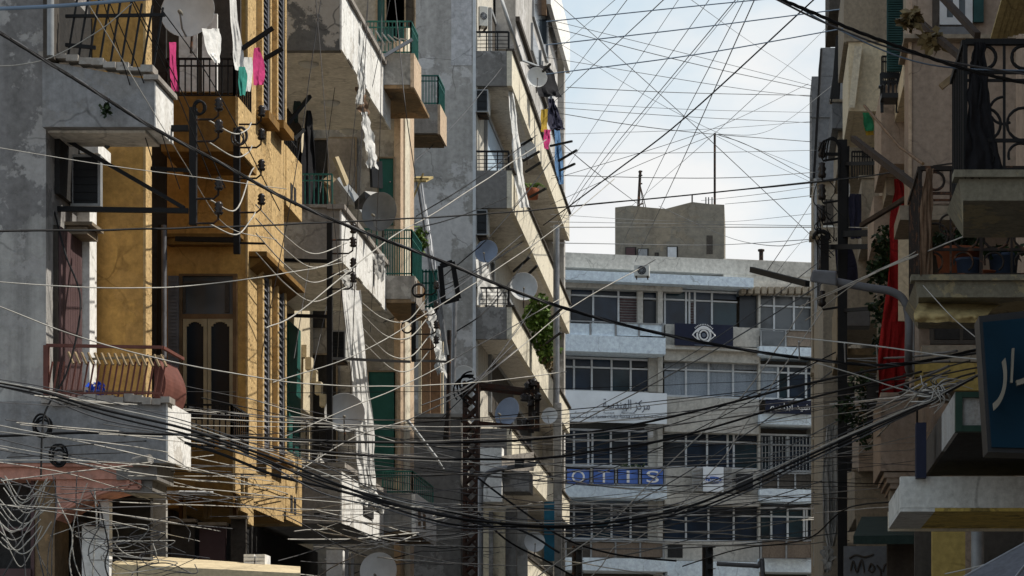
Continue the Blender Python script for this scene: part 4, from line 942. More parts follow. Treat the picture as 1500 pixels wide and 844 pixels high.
b = FB(); b.db(974,1112,793,822,.6,.9); b.build('parapet','far_wall',D)
b = FB(); b.db(978,1000,797,817,.62,.1); b.build('vent_opening','dark',D)
pieces('balcony_slab','far_white',(1112.5,1195,508.5,521,.95,1.6),(1112.5,1195,717,735,.95,1.6),(1112.5,1195,819,838,.95,1.6),(1113,1195,605,622,.95,1.6),(978,1112,822.5,1000,.9,1))
b = FB(); b.db(820,823.5,424,1300,.9,.6); b.build('downpipe','frame_white',D)
# signs
def fletters(parent,s,px0,px1,py0,py1,off,mat,shear=0,name='lettering'):
    o=pd(px0,py1,off); w=(pd(px1,py1,off)-o).length; h=abs(pd(px0,py0,off).z-o.z); m=MB(); text_on(m,s,o,Uv,(0,0,1),Nv,w,h,.02,shear); return m.build(name,mat,parent)
def fsign(name,label,px0,px1,py0,py1,off,mat,d=.15,cat='sign'):
    t=thing(name,label,cat,pd((px0+px1)/2,py1,off)); b=FB(); b.db(px0,px1,py0,py1,off,d); b.build('board',mat,t); return t
s=fsign('shop_sign','wide white sign board with grey Arabic lettering across the left of the office building',829,977,574,619,1.35,'sign_white')
fletters(s,AR1,883,952,584,603,1.36,'letter_grey')
m=MB(); wv=AR3
for a,c in ((834,870),(873,905),(908,940),(943,973)):
    o=pd(a,613.5,1.36); text_on(m,wv,o,Uv,(0,0,1),Nv,(pd(c,613.5,1.36)-o).length,.19,.01)
for a,c in ((842,862),(884,900),(910,930)):
    o=pd(a,606,1.36); text_on(m,wv[:6],o,Uv,(0,0,1),Nv,(pd(c,606,1.36)-o).length,.09,.01)
m.build('small_lettering','letter_grey',s)
s=fsign('shop_sign','dark sign with white Arabic lettering at the right of the office building',1122,1192,586,606,1.2,'sign_navy'); fletters(s,AR2,1128,1186,590,604,1.21,'letter_white')
s=fsign('logo_sign','dark navy sign bearing a round white eye emblem under the top floor windows',989,1074,475,507,.9,'sign_navy')
c=pd(1031,491,.93); m=MB(); sc_=100/F
for r_,t_ in ((10.5,.030),(9.2,.018),(6.2,.035)): m.ring(c,r_*sc_,t_,Uv,(0,0,1),28,ry=r_*sc_*1.1)
m.build('emblem_ring','letter_white',s)
m=MB(); 
for k in (-1,1): m.tube([c+Uv*(x*sc_*17)+Vector((0,0,sc_*(k*9*(1-x*x)+3*x*x*0))) for x in [i/10-1 for i in range(21)]],.022,5)
m.tube([c+Uv*(x*sc_*17)+Vector((0,0,sc_*(13.5*(1-x*x)-1))) for x in [i/10-1 for i in range(21)]],.028,5)
for k in range(13):
    a=R(40+k*8.3); p=c+Uv*math.cos(a)*16*sc_+Vector((0,0,math.sin(a)*14.5*sc_)); m.bar(p,p+Uv*math.cos(a)*2*sc_+Vector((0,0,2*sc_*math.sin(a))),.03)
m.build('eye_outline','letter_white',s)
m=MB(); m.disc(c+Nv*.005,3.2*sc_,Uv,(0,0,1),16); m.bar(c-Uv*14*sc_-Vector((0,0,15*sc_)),c+Uv*14*sc_-Vector((0,0,15*sc_)),.03); m.build('pupil_and_line','letter_grey',s)
s=thing('letter_panels','four blue balcony panels each carrying one white capital letter','sign',pd(900,710,1.3))
for ch,(a,c) in zip('OTIS',((830,864),(869,900),(905,935),(940,972))):
    b=FB(); b.db(a+.8,c-.8,687.5,709,1.34,.06); p=b.build('panel','sign_blue',s); w_=(c-a)
    k=.22 if ch!='I' else .435
    fletters(p,ch,a+w_*k,c-w_*k,689.5,707,1.345,'letter_white',name='letter')
b=FB(); b.db(826,976,683.5,685.5,1.33,.1)
for x in (827.5,866.5,902.5,937.5,974): b.db(x-1.3,x+1.3,685.6,711,1.36,.1)
b.build('frame','frame_grey',s)
s=fsign('brand_sign','white sign with a blue oval between patterned panels under the third row of windows',1030,1060,684,720,.9,'sign_white')
c=pd(1045,703,.92); m=MB(); m.disc(c,13.5*sc_,Uv,(0,0,1),28,ry=6.3*sc_); m.build('blue_oval','sign_blue',s)
m=MB(); m.ring(c+Nv*.005,12.6*sc_,.010,Uv,(0,0,1),28,ry=5.5*sc_); m.build('oval_outline','letter_white',s)
o=pd(1035.5,706.5,.94); m=MB(); text_on(m,'Carrier',o,Uv,(0,0,1),Nv,19*sc_*1.02,.20,.008,.3); m.build('lettering','letter_white',s)
for a,c in ((1014,1029),(1061,1072)):
    b=FB(); b.db(a,c,685,719,.85,.1); p=b.build('side_panel','palepanel',s); q=MB()
    for k in range(6): q.bar(pd(a+1,690+k*5,.87),pd(c-1,687+k*5.4,.87),.05)
    q.build('leaf_pattern','frame_grey',p)
b=FB(); b.db(1080,1103,694,718,.9,.35); one(b,'window_unit','plastic_black','dark boxed unit with pale hood on the wall right of the blue oval sign','box')
ac_unit('white air conditioner on the roof parapet of the office building',929,951,388,404,98.0,0,depth=.5)
b=FB(); b.db(951,957,632,640,.7,.3); one(b,'small_unit','frame_white','small white unit on the brown pier above the blue letter panels','box')
m=MB(); leaves(m,pd(928,684,.8),(.5,.15,.10),90,.14,rnd); leaves(m,pd(915,684,.8),(.3,.15,.08),40,.12,rnd); one(m,'window_plants','leaf_dark','row of small green plants behind the blue letter panels','plants')
# roof block with antennas
rb=thing('roof_block','weathered concrete stair block standing on the office roof','roof structure',P(980,380,106))
b=MB(); Yr=105; x0,x1=XP(901,Yr),XP(1061,Yr); zb=ZP(395,Yr); tops=[(901,304),(925,301),(950,304),(975,306),(998,300),(1014,296),(1040,299),(1061,300)]
for (a,ya),(c,yc) in zip(tops,tops[1:]):
    f=[(XP(a,Yr),Yr,zb),(XP(c,Yr),Yr,zb),(XP(c,Yr),Yr,ZP(yc,Yr)),(XP(a,Yr),Yr,ZP(ya,Yr))]; b.hexa(f,[(q[0],q[1]+5,q[2]) for q in f])
b.build('wall','far_roof',rb)
for a,c,y0,m_ in ((916,932,362,'maroon'),(934,950,364,'frame_grey'),(977,993,361,'frame_white'),(959,965,370,'dim')):
    b=MB(); b.fb(a,c,y0,381,Yr-.05,.06); o_=b.build('opening','dark',rb); b=MB(); b.fb(a+1,c-2,y0+1,381,Yr-.1,.045); b.build('shutter',m_,o_)
b=MB(); b.fb(1035,1044,345,372,Yr-.02,.03); b.build('dark_patch','dim',rb)  # plain darker rectangle on the wall
m=MB(); m.tube([P(935,305,106),P(937,268,106),P(938,250,106)],.06,6); m.tube([P(936,300,106),P(942,298,106.4)],.04,5)
for y in (252,258,270): m.bar(P(935,y,106),P(941,y-1,106),.05)
for dx in (-3,6,9): m.tube([P(937,268,106),P(937+dx,304,106+.1*dx)],.02,4)
one(m,'antenna','iron','dark antenna stick with short guy wires at the left of the roof block','antenna')
m=MB(); m.tube([P(1047,300,106),P(1047,195,106)],.05,6); m.tube([P(1014,300,106),P(1014,285,106)],.035,5); one(m,'antenna_mast','iron','tall thin mast at the right of the roof block','antenna')
m=MB(); m.tube([P(1115,386,104),P(1115,368,104)],.09,8); m.lathe([(.09,0),(.14,.02),(.14,.1),(.001,.11)],P(1115,369,104),8); one(m,'roof_vent','iron','short black vent pipe on the lower right roof edge','pipe')
for k,x in enumerate((1034,1038,1043)):
    m=MB(); m.tube([P(x,300,105.5),P(x,289,105.5)],.025,4); one(m,'antenna','wire_grey','stub of bare reinforcing rod on the roof block by the tall mast','rod','rod stubs on the roof block')
# traffic lights at the crossing before it
def tlight(label,px,y0,y1,Y,w):
    t=thing('traffic_light',label,'traffic light',(XP(px-6,Y),Y,0))
    m=MB(); m.tube([(XP(px-7,Y),Y,0),P(px-7,y0,Y)],.06,8); m.build('pole','iron',t)
    m=MB(); m.fb(px-w/2,px+w/2,y0,y1,Y-.1,.25); m.build('housing','plastic_black',t,.02)
    h=(y1-y0)/3
    for k in range(3):
        q=MB(); c=P(px+1,y0+h*(k+.5),Y-.11); q.ring(c,w*.36*Y/F,.012,n=14); q.box(c.x-w*.3*Y/F,c.x+w*.75*Y/F,Y-.3,Y-.1,c.z+w*.3*Y/F,c.z+w*.36*Y/F); q.build('visor','plastic_black',t)
        q=MB(); q.disc(c+Vector((0,.003,0)),w*.34*Y/F,n=14); q.build('lens','acgrille',t)
    return t
tlight('black traffic light with visors on its post at the bottom before the office building',1039,798,845,62,11)
tlight('dim traffic light at the bottom edge behind the tangle of wires left of centre',848,800,850,66,9)
m=MB(); m.tube(spline([P(1050,826,60),P(1085,828,60),P(1110,830,60),P(1117,838,60),P(1117,1070,60)],6),.06,6); one(m,'street_lamp','lampgrey','pale curved lamp arm right of the traffic light at the bottom','street lamp')
# ------------------------------------------------------------------ right side of the street
G = thing('grey_stepped_building','blue grey building with a stepped roof, farthest on the right','building',(4,75,0))
b=MB(); b.fb(1189,1420,112,262,70,2.5); b.fb(1202,1420,70,111.5,70,2.5); b.build('wall','rgrey',G); b=MB(); b.fb(1191,1420,262.5,1230,70.2,2.2); b.box(3.2,12,72.6,92,0,19); b.build('lower_wall','rbeige2',G)
b=MB(); b.fb(1190,1206,405,1230,69.9,.2); b.build('edge_pier','rbeige2',G); b=MB(); b.fb(1187,1222,170,172,69.95,.1); b.fb(1187,1222,260,263,69.9,.2); b.build('string_course','rgrey',G)
b=MB(); b.tube([P(1203,72,69.8),P(1192,262,69.8)],.04,5); b.build('lightning_cable','wire_black',G)
b=MB(); b.fb(1178,1215,392,404,70.5,.5); b.build('band','rbeige2',G) if False else None
for (a,c,y0,y1,m_) in ((1207,1221,292,330,'dim'),(1206,1222,430,480,'dark'),(1192,1203,470,530,'plankwood'),(1206,1224,520,600,'dark'),(1192,1204,590,640,'dim')):
    b=MB(); b.fb(a,c,y0,y1,69.8,.05); wo=b.build('window',m_,G); b=MB(); b.fb(a-1,c+1,y1+.3,y1+2.5,69.6,.3); b.build('sill','rwhite',wo)
for (a,y0,y1,m_) in ((1194,262,830,'frame_grey'),(1204,410,830,'black'),(1199,300,600,'wire_grey')):
    b=MB(); b.tube([P(a,y0,69.7),P(a+1.5,(y0+y1)/2,69.7),P(a,y1,69.7)],.05,6); b.build('pipe',m_,G)
for (a,c,y0,y1) in ((1186,1206,338,346),(1188,1212,540,546),(1188,1210,660,668)):
    b=MB(); b.fb(a,c,y0,y1,69.2,.9); b.build('ledge','rbeige2',G)
# far stack of balconies
Q = thing('dull_beige_house','dull beige house with a stack of cream and grey balcony sides on the right','building',(5,50,0))
b=MB(); b.box(2.75,10,40.5,62,0,17.5); b.build('wall','rbeige2',Q)
b=MB(); b.fb(1206,1240,395,1230,54,8); b.build('side_wall','rbeige2',Q)
for (a,c,y0,y1,Yb,m_) in ((1219,1262,150,188,52,'rgrey'),(1228,1262,189,240,52.3,'rbeige2'),(1215,1240,-60,14,53,'dim'),(1236,1300,-40,62,47,'rbeige2'),(1243,1300,62,163,46.8,'creamwall'),(1240,1282,345,470,46.5,'rbeige2'),(1262,1300,262,360,45,'rbeige2'),(1252,1302,690,760,46,'rbeige2'),(1236,1300,800,900,45.5,'rwhite'),(1226,1242,430,520,50,'plankwood'),(1258,1300,610,690,45.6,'rbeige')):
    b=MB(); z0,z1=ZP(y1,Yb),ZP(y0,Yb); x0,x1=XP(a,Yb),XP(c,Yb); b.box(x0,x1,Yb,Yb+.14,z0,z1); b.box(x0,x0+.12,Yb+.142,Yb+3,z0+.01,z1-.01); b.box(x0+.122,2.9,Yb+.142,Yb+3,z0+.02,z0+.16); bo=b.build('balcony',m_,Q)
    k=MB(); k.box(x0-.05,x1,Yb-.04,Yb+.18,z1+.004,z1+.06); k.build('coping','rbeige2',bo)
b=MB(); b.hexa([P(1252,68,46.5),P(1263,68,46.5),P(1252,158,46.5),P(1243,158,46.5)],[P(1252,68,46.7),P(1263,68,46.7),P(1252,158,46.7),P(1243,158,46.7)]); b.build('cream_flashing','cream',Q)
r=MB(); z=ZP(62,47)
for k in range(7): r.tube([P(1219+k*1.6,145,52-.3*k),P(1226+k*1.2,52,52-.3*k)],.02,4)
r.tube([P(1218,150,52),P(1232,52,52)],.05,5); r.build('railing','black',Q)
r=MB(); railing(r,P(1248,262,45.4),P(1278,262,45.4),.5,8,.014); r.build('balcony_rail','black',Q)
b=MB(); b.fb(1236,1258,300,345,47,.05); b.build('opening','dark',Q)
b=MB(); b.fb(1236,1252,560,690,53.9,.05); b.build('opening','dark',Q)
# near beige house: big blank panel, closed bay, recesses
N = thing('pink_beige_house','pink beige house with a blank enclosed balcony and a window with blue shutters','building',(5,33,0))
b=MB(); b.box(2.55,10,31.2,40.4,0,14); b.fb(1336,1600,-300,560,31.0,.19); b.build('wall','rbeige',N); b=MB(); b.box(3.3,10,25.6,30.98,0,13); b.build('sun_blocker','rbeige',N)  # second block added to close the gap and keep sun off the lamp
b=MB(); b.fb(1332,1600,56,300,30.0,.98); bp=b.build('enclosed_balcony','rbeige',N,.01)
b=MB(); b.fb(1331,1335.5,58,300,29.97,.03); b.build('painted_lit_edge','tan_lit',bp)  # light along the panel edge, painted as a paler strip
b=MB(); b.fb(1325,1600,50,56,29.8,1.2); b.build('cornice','rbeige2',bp); b=MB(); b.fb(1318,1420,301,322,29.8,1.2); b.build('ledge','rbeige2',bp)
b=MB(); b.fb(1335,1346,322,565,30.3,.4); b.build('column','rbeige',N)
b=MB(); b.fb(1346,1430,322,480,30.95,.04); b.build('recess','dim',N)
w=win_front(N,1376,1424,-40,38,30.95,2,None,'frame_white','glass_grey',.09,'shuttered_window'); b=MB(); b.fb(1426,1441,-40,32,30.9,.05); b.build('shutter','shutter_green',w); b=MB(); b.fb(1366,1376,-40,46,30.92,.05); b.build('side_shutter','dim',w)
b=MB(); b.fb(1374,1428,39,50,30.85,.1); b.build('sill','rgrey',w)
b=MB(); b.fb(1362,1500,470,497,29.9,.04); e=b.build('upper_pane','dark',N); win_front(N,1362,1500,470,505,29.95,3,None,'dim','glass',.05,'low_window')
b=MB(); b.fb(1350,1500,506,530,29.85,.2); b.fb(1350,1500,531,575,29.9,1); b.build('spandrel','rbeige2',N)
b=MB(); b.fb(1340,1440,532,572,29.8,.08); b.build('stained_band','yellow',N)
# left balcony sides of the near beige house
for (a,c,y0,y1,Yb,m_) in ((1291,1332,125,240,36,'rbeige'),(1323,1334,92,128,34,'creamwall'),(1298,1333,240,286,37,'rbeige2'),(1280,1333,287,350,38,'rbeige'),(1290,1342,575,690,33,'rbeige')):
    b=MB(); z0,z1=ZP(y1,Yb),ZP(y0,Yb); x0=XP(a,Yb); b.box(x0,XP(c,Yb),Yb,Yb+.14,z0,z1); b.box(x0,x0+.12,Yb+.142,Yb+2,z0+.01,z1-.01); b.box(x0+.122,2.55,Yb+.142,Yb+2,z0+.02,z0+.16); bo=b.build('balcony',m_,N)
    if y0==575:
        for j,(da,dy) in enumerate(((5,692),(9,700),(14,708))): k=MB(); k.fb(a+da,c,dy,dy+7.6,Yb+.02+j*.03,1.6-.1*j); k.build('stepped_moulding','rbeige',bo)
        k=MB(); k.fb(a+14,c,717,740,Yb+.3,.5); k.build('soffit_panel','rbeige2',bo)
b=MB(); b.fb(1292,1316,318,378,38.6,.05); b.build('teal_door','shutter_green',N); b=MB(); b.fb(1316,1338,330,470,33.5,.05); b.build('shutter','creamwall',N)
b=MB(); b.fb(1285,1330,350,640,39,.1); b.build('back_wall','rbeige2',N); b=MB(); b.fb(1270,1345,560,620,36,.05); b.build('shade_opening','dark',N)
b=MB(); b.fb(1255,1300,730,800,44,.1); b.build('lower_wall','rbeige2',N); b=MB(); b.fb(1300,1500,770,1230,32,.2); b.build('ground_floor','dim',N)
r=MB(); railing(r,P(1292,125,35.9),P(1330,125,35.9),.42,14,.012); r.build('railing','black',N)
sh=MB(); sh.fb(1299,1323,-40,104,35,.06); s2=MB()
for k in range(40): s2.fb(1301,1321,-38+k*3.5,-36+k*3.5,34.97,.03)
so=thing('long_shutter','long dark green shutter hanging beside the black plastic chair','shutter',P(1311,104,35)); sh.build('board','shutter_green',so); s2.build('slat','shutter_green',so)
# plastic chair
ch=thing('plastic_chair','black plastic chair standing on the small balcony beside the blank panel','chair',P(1303,168,35.5)); Yq=35.4
m=MB()
m.bar(P(1292,165,Yq),P(1291,108,Yq),.045); m.bar(P(1314,165,Yq),P(1316,108,Yq),.045); m.build('leg','plastic_black',ch)
m=MB(); m.fb(1290,1317,106,114,Yq-.02,.05); m.fb(1291,1316,118,121,Yq-.02,.04)
for k in range(4): m.fb(1294+k*6.3,1297+k*6.3,121,136,Yq-.015,.03)
m.build('backrest','plastic_black',ch); m=MB(); m.fb(1291,1316,136,143,Yq-.25,.4); m.build('seat','plastic_black',ch); m=MB(); m.bar(P(1289,128,Yq-.3),P(1291,126,Yq),.04); m.bar(P(1319,128,Yq-.3),P(1316,126,Yq),.04); m.build('armrest','plastic_black',ch)
# nearest right house with ornate black balconies
K = thing('right_corner_house','shaded beige house with two ornate iron balconies, nearest on the right','building',(5,19,0))
b=MB(); b.box(2.75,10,7.5,25.5,0,11.5); b.build('wall','rbeige',K)  # near end lengthened out of view to shade the umbrella
def ornate(label_y, y_top, y_bot, Y, px, slab_bot, depth, mat):
    x=XP(px,Y); z1=ZP(y_top,Y); z0=ZP(y_bot,Y); zs=ZP(slab_bot,Y)
    b=MB(); b.hexa([(x-.02,Y-.05,zs+.02),(2.75,Y-.05,zs+.02),(2.75,Y-.05,z0-.01),(x-.05,Y-.05,z0-.01)],[(x+.08,Y+depth,zs-.02),(2.75,Y+depth,zs-.02),(2.75,Y+depth,z0-.01),(x-.05,Y+depth,z0-.01)]); bo=b.build('balcony_slab','rslab',K)
    b=MB(); b.box(x-.09,2.75,Y-.10,Y+.1,z0-.008,z0+.045); b.build('coping','rslab',bo)
    r=MB(); h=z1-z0
    r.bar((x,Y,z1),(2.74,Y,z1),.05,.04); r.bar((x,Y,z1),(x,Y+depth,z1),.05,.04); r.bar((x,Y,z0+.06),(2.74,Y,z0+.06),.03); r.bar((x,Y,z0+.06),(x,Y+depth,z0+.06),.03)
    r.bar((x,Y,z1-h*.22),(2.74,Y,z1-h*.22),.025); r.bar((x,Y,z1-h*.28),(2.74,Y,z1-h*.28),.02); r.bar((x,Y,z1-h*.72),(2.74,Y,z1-h*.72),.025)
    xx=x; k=0
    while xx<2.74:
        r.bar((xx,Y,z0),(xx,Y,z1),.032 if k%2==0 else .02); xx+=.285; k+=1
    xx=x+.14
    while xx<2.7:
        r.ring((xx,Y,z1-h*.11),.085,.014,n=20); r.ring((xx,Y,z0+h*.40),.12,.012,n=20); r.ring((xx+.14,Y,z0+h*.50),.10,.011,n=16,a0=90,a1=300); r.ring((xx-.02,Y,z0+h*.17),.09,.011,n=16,a0=-60,a1=200); xx+=.285
    yy=Y+.15
    while yy<Y+depth: r.bar((x,yy,z0),(x,yy,z1),.022); yy+=.15
    r.build('ornate_railing',mat,bo); return bo,x,z0,z1
k1,x1_,za,zb_=ornate('',62,262,18.0,1414,300,1.1,'black')
k2,x2_,zc,zd=ornate('',247,412,23.0,1348,440,1.5,'iron')
drape('tarpaulin','black ragged tarpaulin wrapped round the upper ornate balcony railing','tarpaulin',[(1426,1443,62,17.93),(1420,1447,110,17.93),(1416,1452,165,17.93),(1414,1462,215,17.93),(1413,1471,262,17.93)],'c_black',5,.03,cols=24,ragged=.02)
drape('tarpaulin','brown weathered sheet wrapped round the lower ornate balcony railing','tarpaulin',[(1357,1366,247,22.9),(1350,1367,285,22.9),(1347,1367,330,22.9),(1346,1366,405,22.9)],'c_brown',3,.04,cols=14)
b=MB(); b.fb(1332,1500,440,470,23.2,1.2)
st=drape('straw_awning','yellowed straw coloured awning sagging under the lower ornate balcony','awning',[(1350,1490,438,23.3),(1342,1460,450,23.1),(1338,1447,462,22.9),(1340,1447,472,22.9)],'straw',4,.035,cols=40,turn=.2)
def pot(label,px,py0,py1,r0,r1,Y,mat,plant=None):
    t=thing('plant_pot',label,'plant pot',P(px,py1,Y)); h=(py1-py0)*Y/F; m=MB(); m.lathe([(.001,0),(r0,0),(r1,h*.86),(r1*1.1,h*.87),(r1*1.1,h),(r1*.95,h),(r1*.9,h*.9),(.001,h*.9)],P(px,py1,Y),18); m.build('pot',mat,t)
    if plant:
        m=MB(); g=random.Random(px); leaves(m,P(px,py0-plant*.5,Y),(r1*1.3,r1*1.0,plant*Y/F*.55),160,.09,g); m.build('foliage','leaf_dark',t)
pot('large orange terracotta pot with a dark bush behind the lower ornate railing',1403,366,408,.17,.21,23.35,'terracotta',30)
pot('blue plastic bucket pot beside the terracotta pot',1418,380,410,.10,.12,23.2,'bluepot')
pot('grey blue pot with a small plant at the right of the lower balcony',1470,374,410,.12,.14,23.3,'bluepot',8)
pot('small terracotta trough between the two blue pots',1443,398,410,.08,.10,23.25,'terracotta')
aw=thing('slatted_awning','straw coloured slatted awning seen from below at the top right corner','awning',P(1490,40,19)); m=MB()
for k in range(9): m.bar(P(1455+k*8,58-k*2,19.5),P(1483+k*9,-40,18.4),.05,.02)
m.build('slat','straw',aw); m=MB(); m.hexa([P(1455,60,19.6),P(1520,40,19.6),P(1560,-40,18.5),P(1482,-40,18.5)],[v+Vector((0,.02,.03)) for v in (P(1455,60,19.6),P(1520,40,19.6),P(1560,-40,18.5),P(1482,-40,18.5))]); m.build('cloth','straw',aw)
# splintered poles and dry leaves
for i,(a,c,w_,lb) in enumerate((((1375,-10,20),(1432,52,18.2),.045,'thick dark pole slanting down to the corner of the upper ornate balcony'),((1342,28,27),(1412,88,24),.06,'splintered pole with dry leaves in front of the shuttered window'),((1250,203,34),(1347,278,27),.075,'long dark weathered pole slanting down to the lower ornate balcony'),((1262,330,33),(1328,290,31),.055,'brown stick crossing behind the red curtain'),((1378,128,29),(1405,106,29),.07,'short stick leaning on the blank beige panel'))):
    m=MB(); m.bar(P(*a),P(*c),w_); one(m,'wooden_pole','plankwood' if i==4 else 'darkwood',lb,'pole')
m=MB(); g=random.Random(3)
for c,n in (((1332,30),50),((1337,24),30),((1364,52),45),((1370,62),30)): leaves(m,P(*c,25.5),(.09,.08,.07),n,.11,g)
one(m,'dry_branch','dryleaf','dry orange leaves caught on the splintered pole','leaves')
m=MB(); m.tube([P(1266,155,33),P(1318,215,30),P(1352,240,27)],.02,5); one(m,'bamboo_pole','wood','thin brown bamboo pole slanting over the flag','pole')
drape('flag','green and yellow flag hanging limp from the thin pole','flag',[(1264,1273,165,36),(1265,1279,178,36),(1268,1280,192,36)],'c_green',2,.03,cols=8)
drape('flag_edge','yellow lower corner of cloth under the green flag','flag',[(1266,1279,188,36.05),(1269,1280,198,36.05)],'c_yellow',2,.03,cols=8)
drape('curtain','long red curtain hanging down past several floors','curtain',[(1311,1323,262,34.5),(1308,1328,300,34.5),(1303,1332,360,34.2),(1298,1332,410,34.2),(1292,1331,470,34.2),(1286,1328,535,34.2),(1286,1314,600,34.5),(1290,1304,650,34.5)],'c_red',3,.08,cols=20)
drape('curtain','long grey white curtain hanging at the lower right of the far corner','curtain',[(1212,1228,622,50),(1208,1229,660,50),(1204,1230,710,50),(1206,1228,760,50),(1212,1222,800,50)],'c_grey',6,.12,cols=24)
drape('rag','grey rag tied at the foot of the long grey curtain','rag',[(1206,1218,800,49.5),(1204,1222,815,49.5),(1208,1216,836,49.5)],'c_grey',3,.08,cols=10,ragged=.08)
drape('shirt','white shirt hung among dark washing behind the right insulator pole','laundry',[(1236,1245,269,44),(1237,1245,278,44),(1238,1244,289,44)],'c_white',2,.03,cols=8)
drape('laundry_cloth','dark mauve washing beside the white shirt','laundry',[(1242,1260,284,44.5),(1244,1262,320,44.5),(1246,1262,350,44.5)],'c_navy',4,.06,cols=12)
drape('laundry_cloth','navy sheet hanging low beside the grey lamp head','laundry',[(1224,1244,358,43),(1225,1256,390,43),(1228,1256,420,43)],'c_navy',3,.06,cols=12)
for lb,cs,Yv in (('dark leafy vine growing left of the red curtain',((1300,372),(1292,390),(1304,400),(1308,430),(1296,350),(1282,400),(1300,470),(1288,450),(1294,500)),35.5),('dark creeper at the foot of the red curtain',((1262,560),(1275,590),(1258,620),(1285,610),(1240,600),(1270,640)),38)):
    g=random.Random(len(lb)); t=thing('climbing_vine',lb,'plant',P(cs[0][0],cs[-1][1],Yv)); m=MB()
    for c in cs: leaves(m,P(*c,Yv),(.16,.15,.22),110,.09,g)
    m.build('foliage','leaf_dark',t); m=MB(); m.tube(spline([P(*c,Yv) for c in sorted(cs,key=lambda q:-q[1])],4),.012,5); m.build('stem','wood',t)
# right insulator pole and its arms
pl=thing('insulator_pole','tall black pole with a column of insulators at the right side of the street','pole',(XP(1234,42),42,0))
m=MB(); m.bar((XP(1234,42),42,0),P(1234,206,42),.16); m.bar(P(1240,215,42),P(1237,400,42),.1); m.build('post','black',pl)
for (a,c,t_) in (((1238,240,42),(1290,239,40),.06),((1204,226,42),(1230,226,42),.05),((1236,343,42),(1306,340,40),.10),((1215,362,42),(1302,361,40),.08),((1236,455,42),(1298,450,40),.06)):
    m=MB(); m.bar(P(*a),P(*c),t_); m.build('beam','black',pl)
m=MB(); m.bar(P(1208,346,41.8),P(1208,400,41.8),.14); m.ring(P(1203,350,41.8),.13,.04,n=16,a0=0,a1=180); m.build('side_post','black',pl)
for y in (222,252,284,315,388,440):
    m=MB(); c=P(1204,y,42); m.tube([c+Vector((.0,0,-.1)),c+Vector((.02,0,-.16)),P(1230,y+10,42)],.02,5); m.build('arm','black',pl); m=MB(); m.lathe([(.001,-.1),(.06,-.1),(.075,-.04),(.05,.0),(.075,.05),(.05,.1),(.06,.15),(.001,.17)],c,10); m.build('insulator','ceramic',pl)
m=MB()
for k in range(4): m.tube(spline([P(1199+k*3.5,222+k*5,41.9),P(1206+k*3,207-k*1.2,41.8),P(1222+k*2,206+k,41.8),P(1230,220+k*8,41.8),P(1228+k%3,262+k*6,41.8)],5),.014,5)
m.build('jumper_cable','wire_black',pl)
for k in range(10):
    x,y=1190+rnd.uniform(0,25),250+rnd.uniform(0,110); wire([(x,y,41.5),(x+rnd.uniform(-6,14),y+14,41.5),(x+rnd.uniform(-4,16),y+30,41.6),(x+rnd.uniform(4,25),y+rnd.uniform(20,55),41.6)],.009,'wire_black','short curling wire dangling between the insulators of the right pole','loose wires at the right insulator pole',5)
# street lamp on its bent arm
sl=thing('street_lamp','grey street lamp with a flat head on a bent tubular arm before the red curtain','street lamp',P(1331,548,28))
m=MB(); m.tube(spline([P(1333,548,29.95),P(1331,538,27.6),P(1331,510,27),P(1331,468,27),P(1324,440,27),P(1305,427,27),P(1275,422,27),P(1225,413,27)],7),.045,10); m.build('arm','lampgrey',sl)
m=MB(); m.hexa([P(1186,413,26.9),P(1226,419,26.9),P(1226,398,26.9),P(1190,396,26.9)],[P(1186,410,27.2),P(1226,416,27.2),P(1226,397,27.2),P(1190,395,27.2)]); m.build('lamp_head','lampgrey',sl,.02)
b=MB(); b.fb(1240,1275,452,478,43,.4); one(b,'meter_box','lampgrey','grey box on the beam under the street lamp arm','box',bevel=.02)
m=MB(); m.bar(P(1101,395,36),P(1183,416,33),.06,.08); one(m,'black_beam','black','black beam sticking out left of the lamp head over the office roof','beam')
m=MB(); m.tube([P(1337,150,30.8),P(1336,545,28.5)],.03,6); one(m,'drainpipe','frame_grey','thin pale drainpipe right of the red curtain','pipe')
# signs and canopies in the lower right
s=thing('blue_shop_sign','deep blue illuminated shop sign with tan Arabic letters at the right edge','sign',P(1480,660,17)); Ys=17
m=MB(); q=[P(1447,662,Ys),P(1640,668,Ys),P(1640,440,Ys),P(1434,463,Ys)]; m.hexa(q,[v+Vector((0,.35,0)) for v in q]); m.build('box','plastic_black',s)
m=MB(); q=[P(1453,655,Ys-.03),P(1640,660,Ys-.03),P(1640,452,Ys-.03),P(1440,472,Ys-.03)]; m.hexa(q,[v+Vector((0,.028,0)) for v in q]); m.build('face','sign_teal',s)
for chx,(a,c,y0,y1) in (('\ufead',(1454,1474,526,602)),('\ufe8d',(1479,1485,512,562)),('\ufeaf',(1487,1525,494,566))):
    m=MB(); o=P(a,y1,Ys-.10); text_on(m,chx,o,(1,0,0),(0,0,1),(0,-1,0),XP(c,Ys)-XP(a,Ys),ZP(y0,Ys)-ZP(y1,Ys),.05,.12); m.build('letter','letter_tan',s)
c=thing('shop_canopy_box','dark shop canopy with a green framed pale panel below the blue sign','canopy',P(1430,700,18))
xs=XP(1399.5,18.05); zu,zt_=ZP(632,18.05),ZP(574,18.05); m=MB(); m.box(xs+.03,5,18.06,21.2,zu,zu+.08); m.box(xs+.03,5,21.1,21.2,zu+.081,zt_); m.build('underside','dark',c)
m=MB(); m.fb(1400,1410,574,632,17.98,.1); m.fb(1410,1446,574,582,17.985,.09); m.fb(1410,1446,623,632,17.985,.09); fr=m.build('green_frame','greenframe',c); m=MB(); m.fb(1410,1446,582,623,18.02,.03); m.build('pale_panel','palepanel',fr)
m=MB(); m.box(xs,xs+.028,18.06,19.35,zu,zt_); m.build('side_panel','palepanel',c)
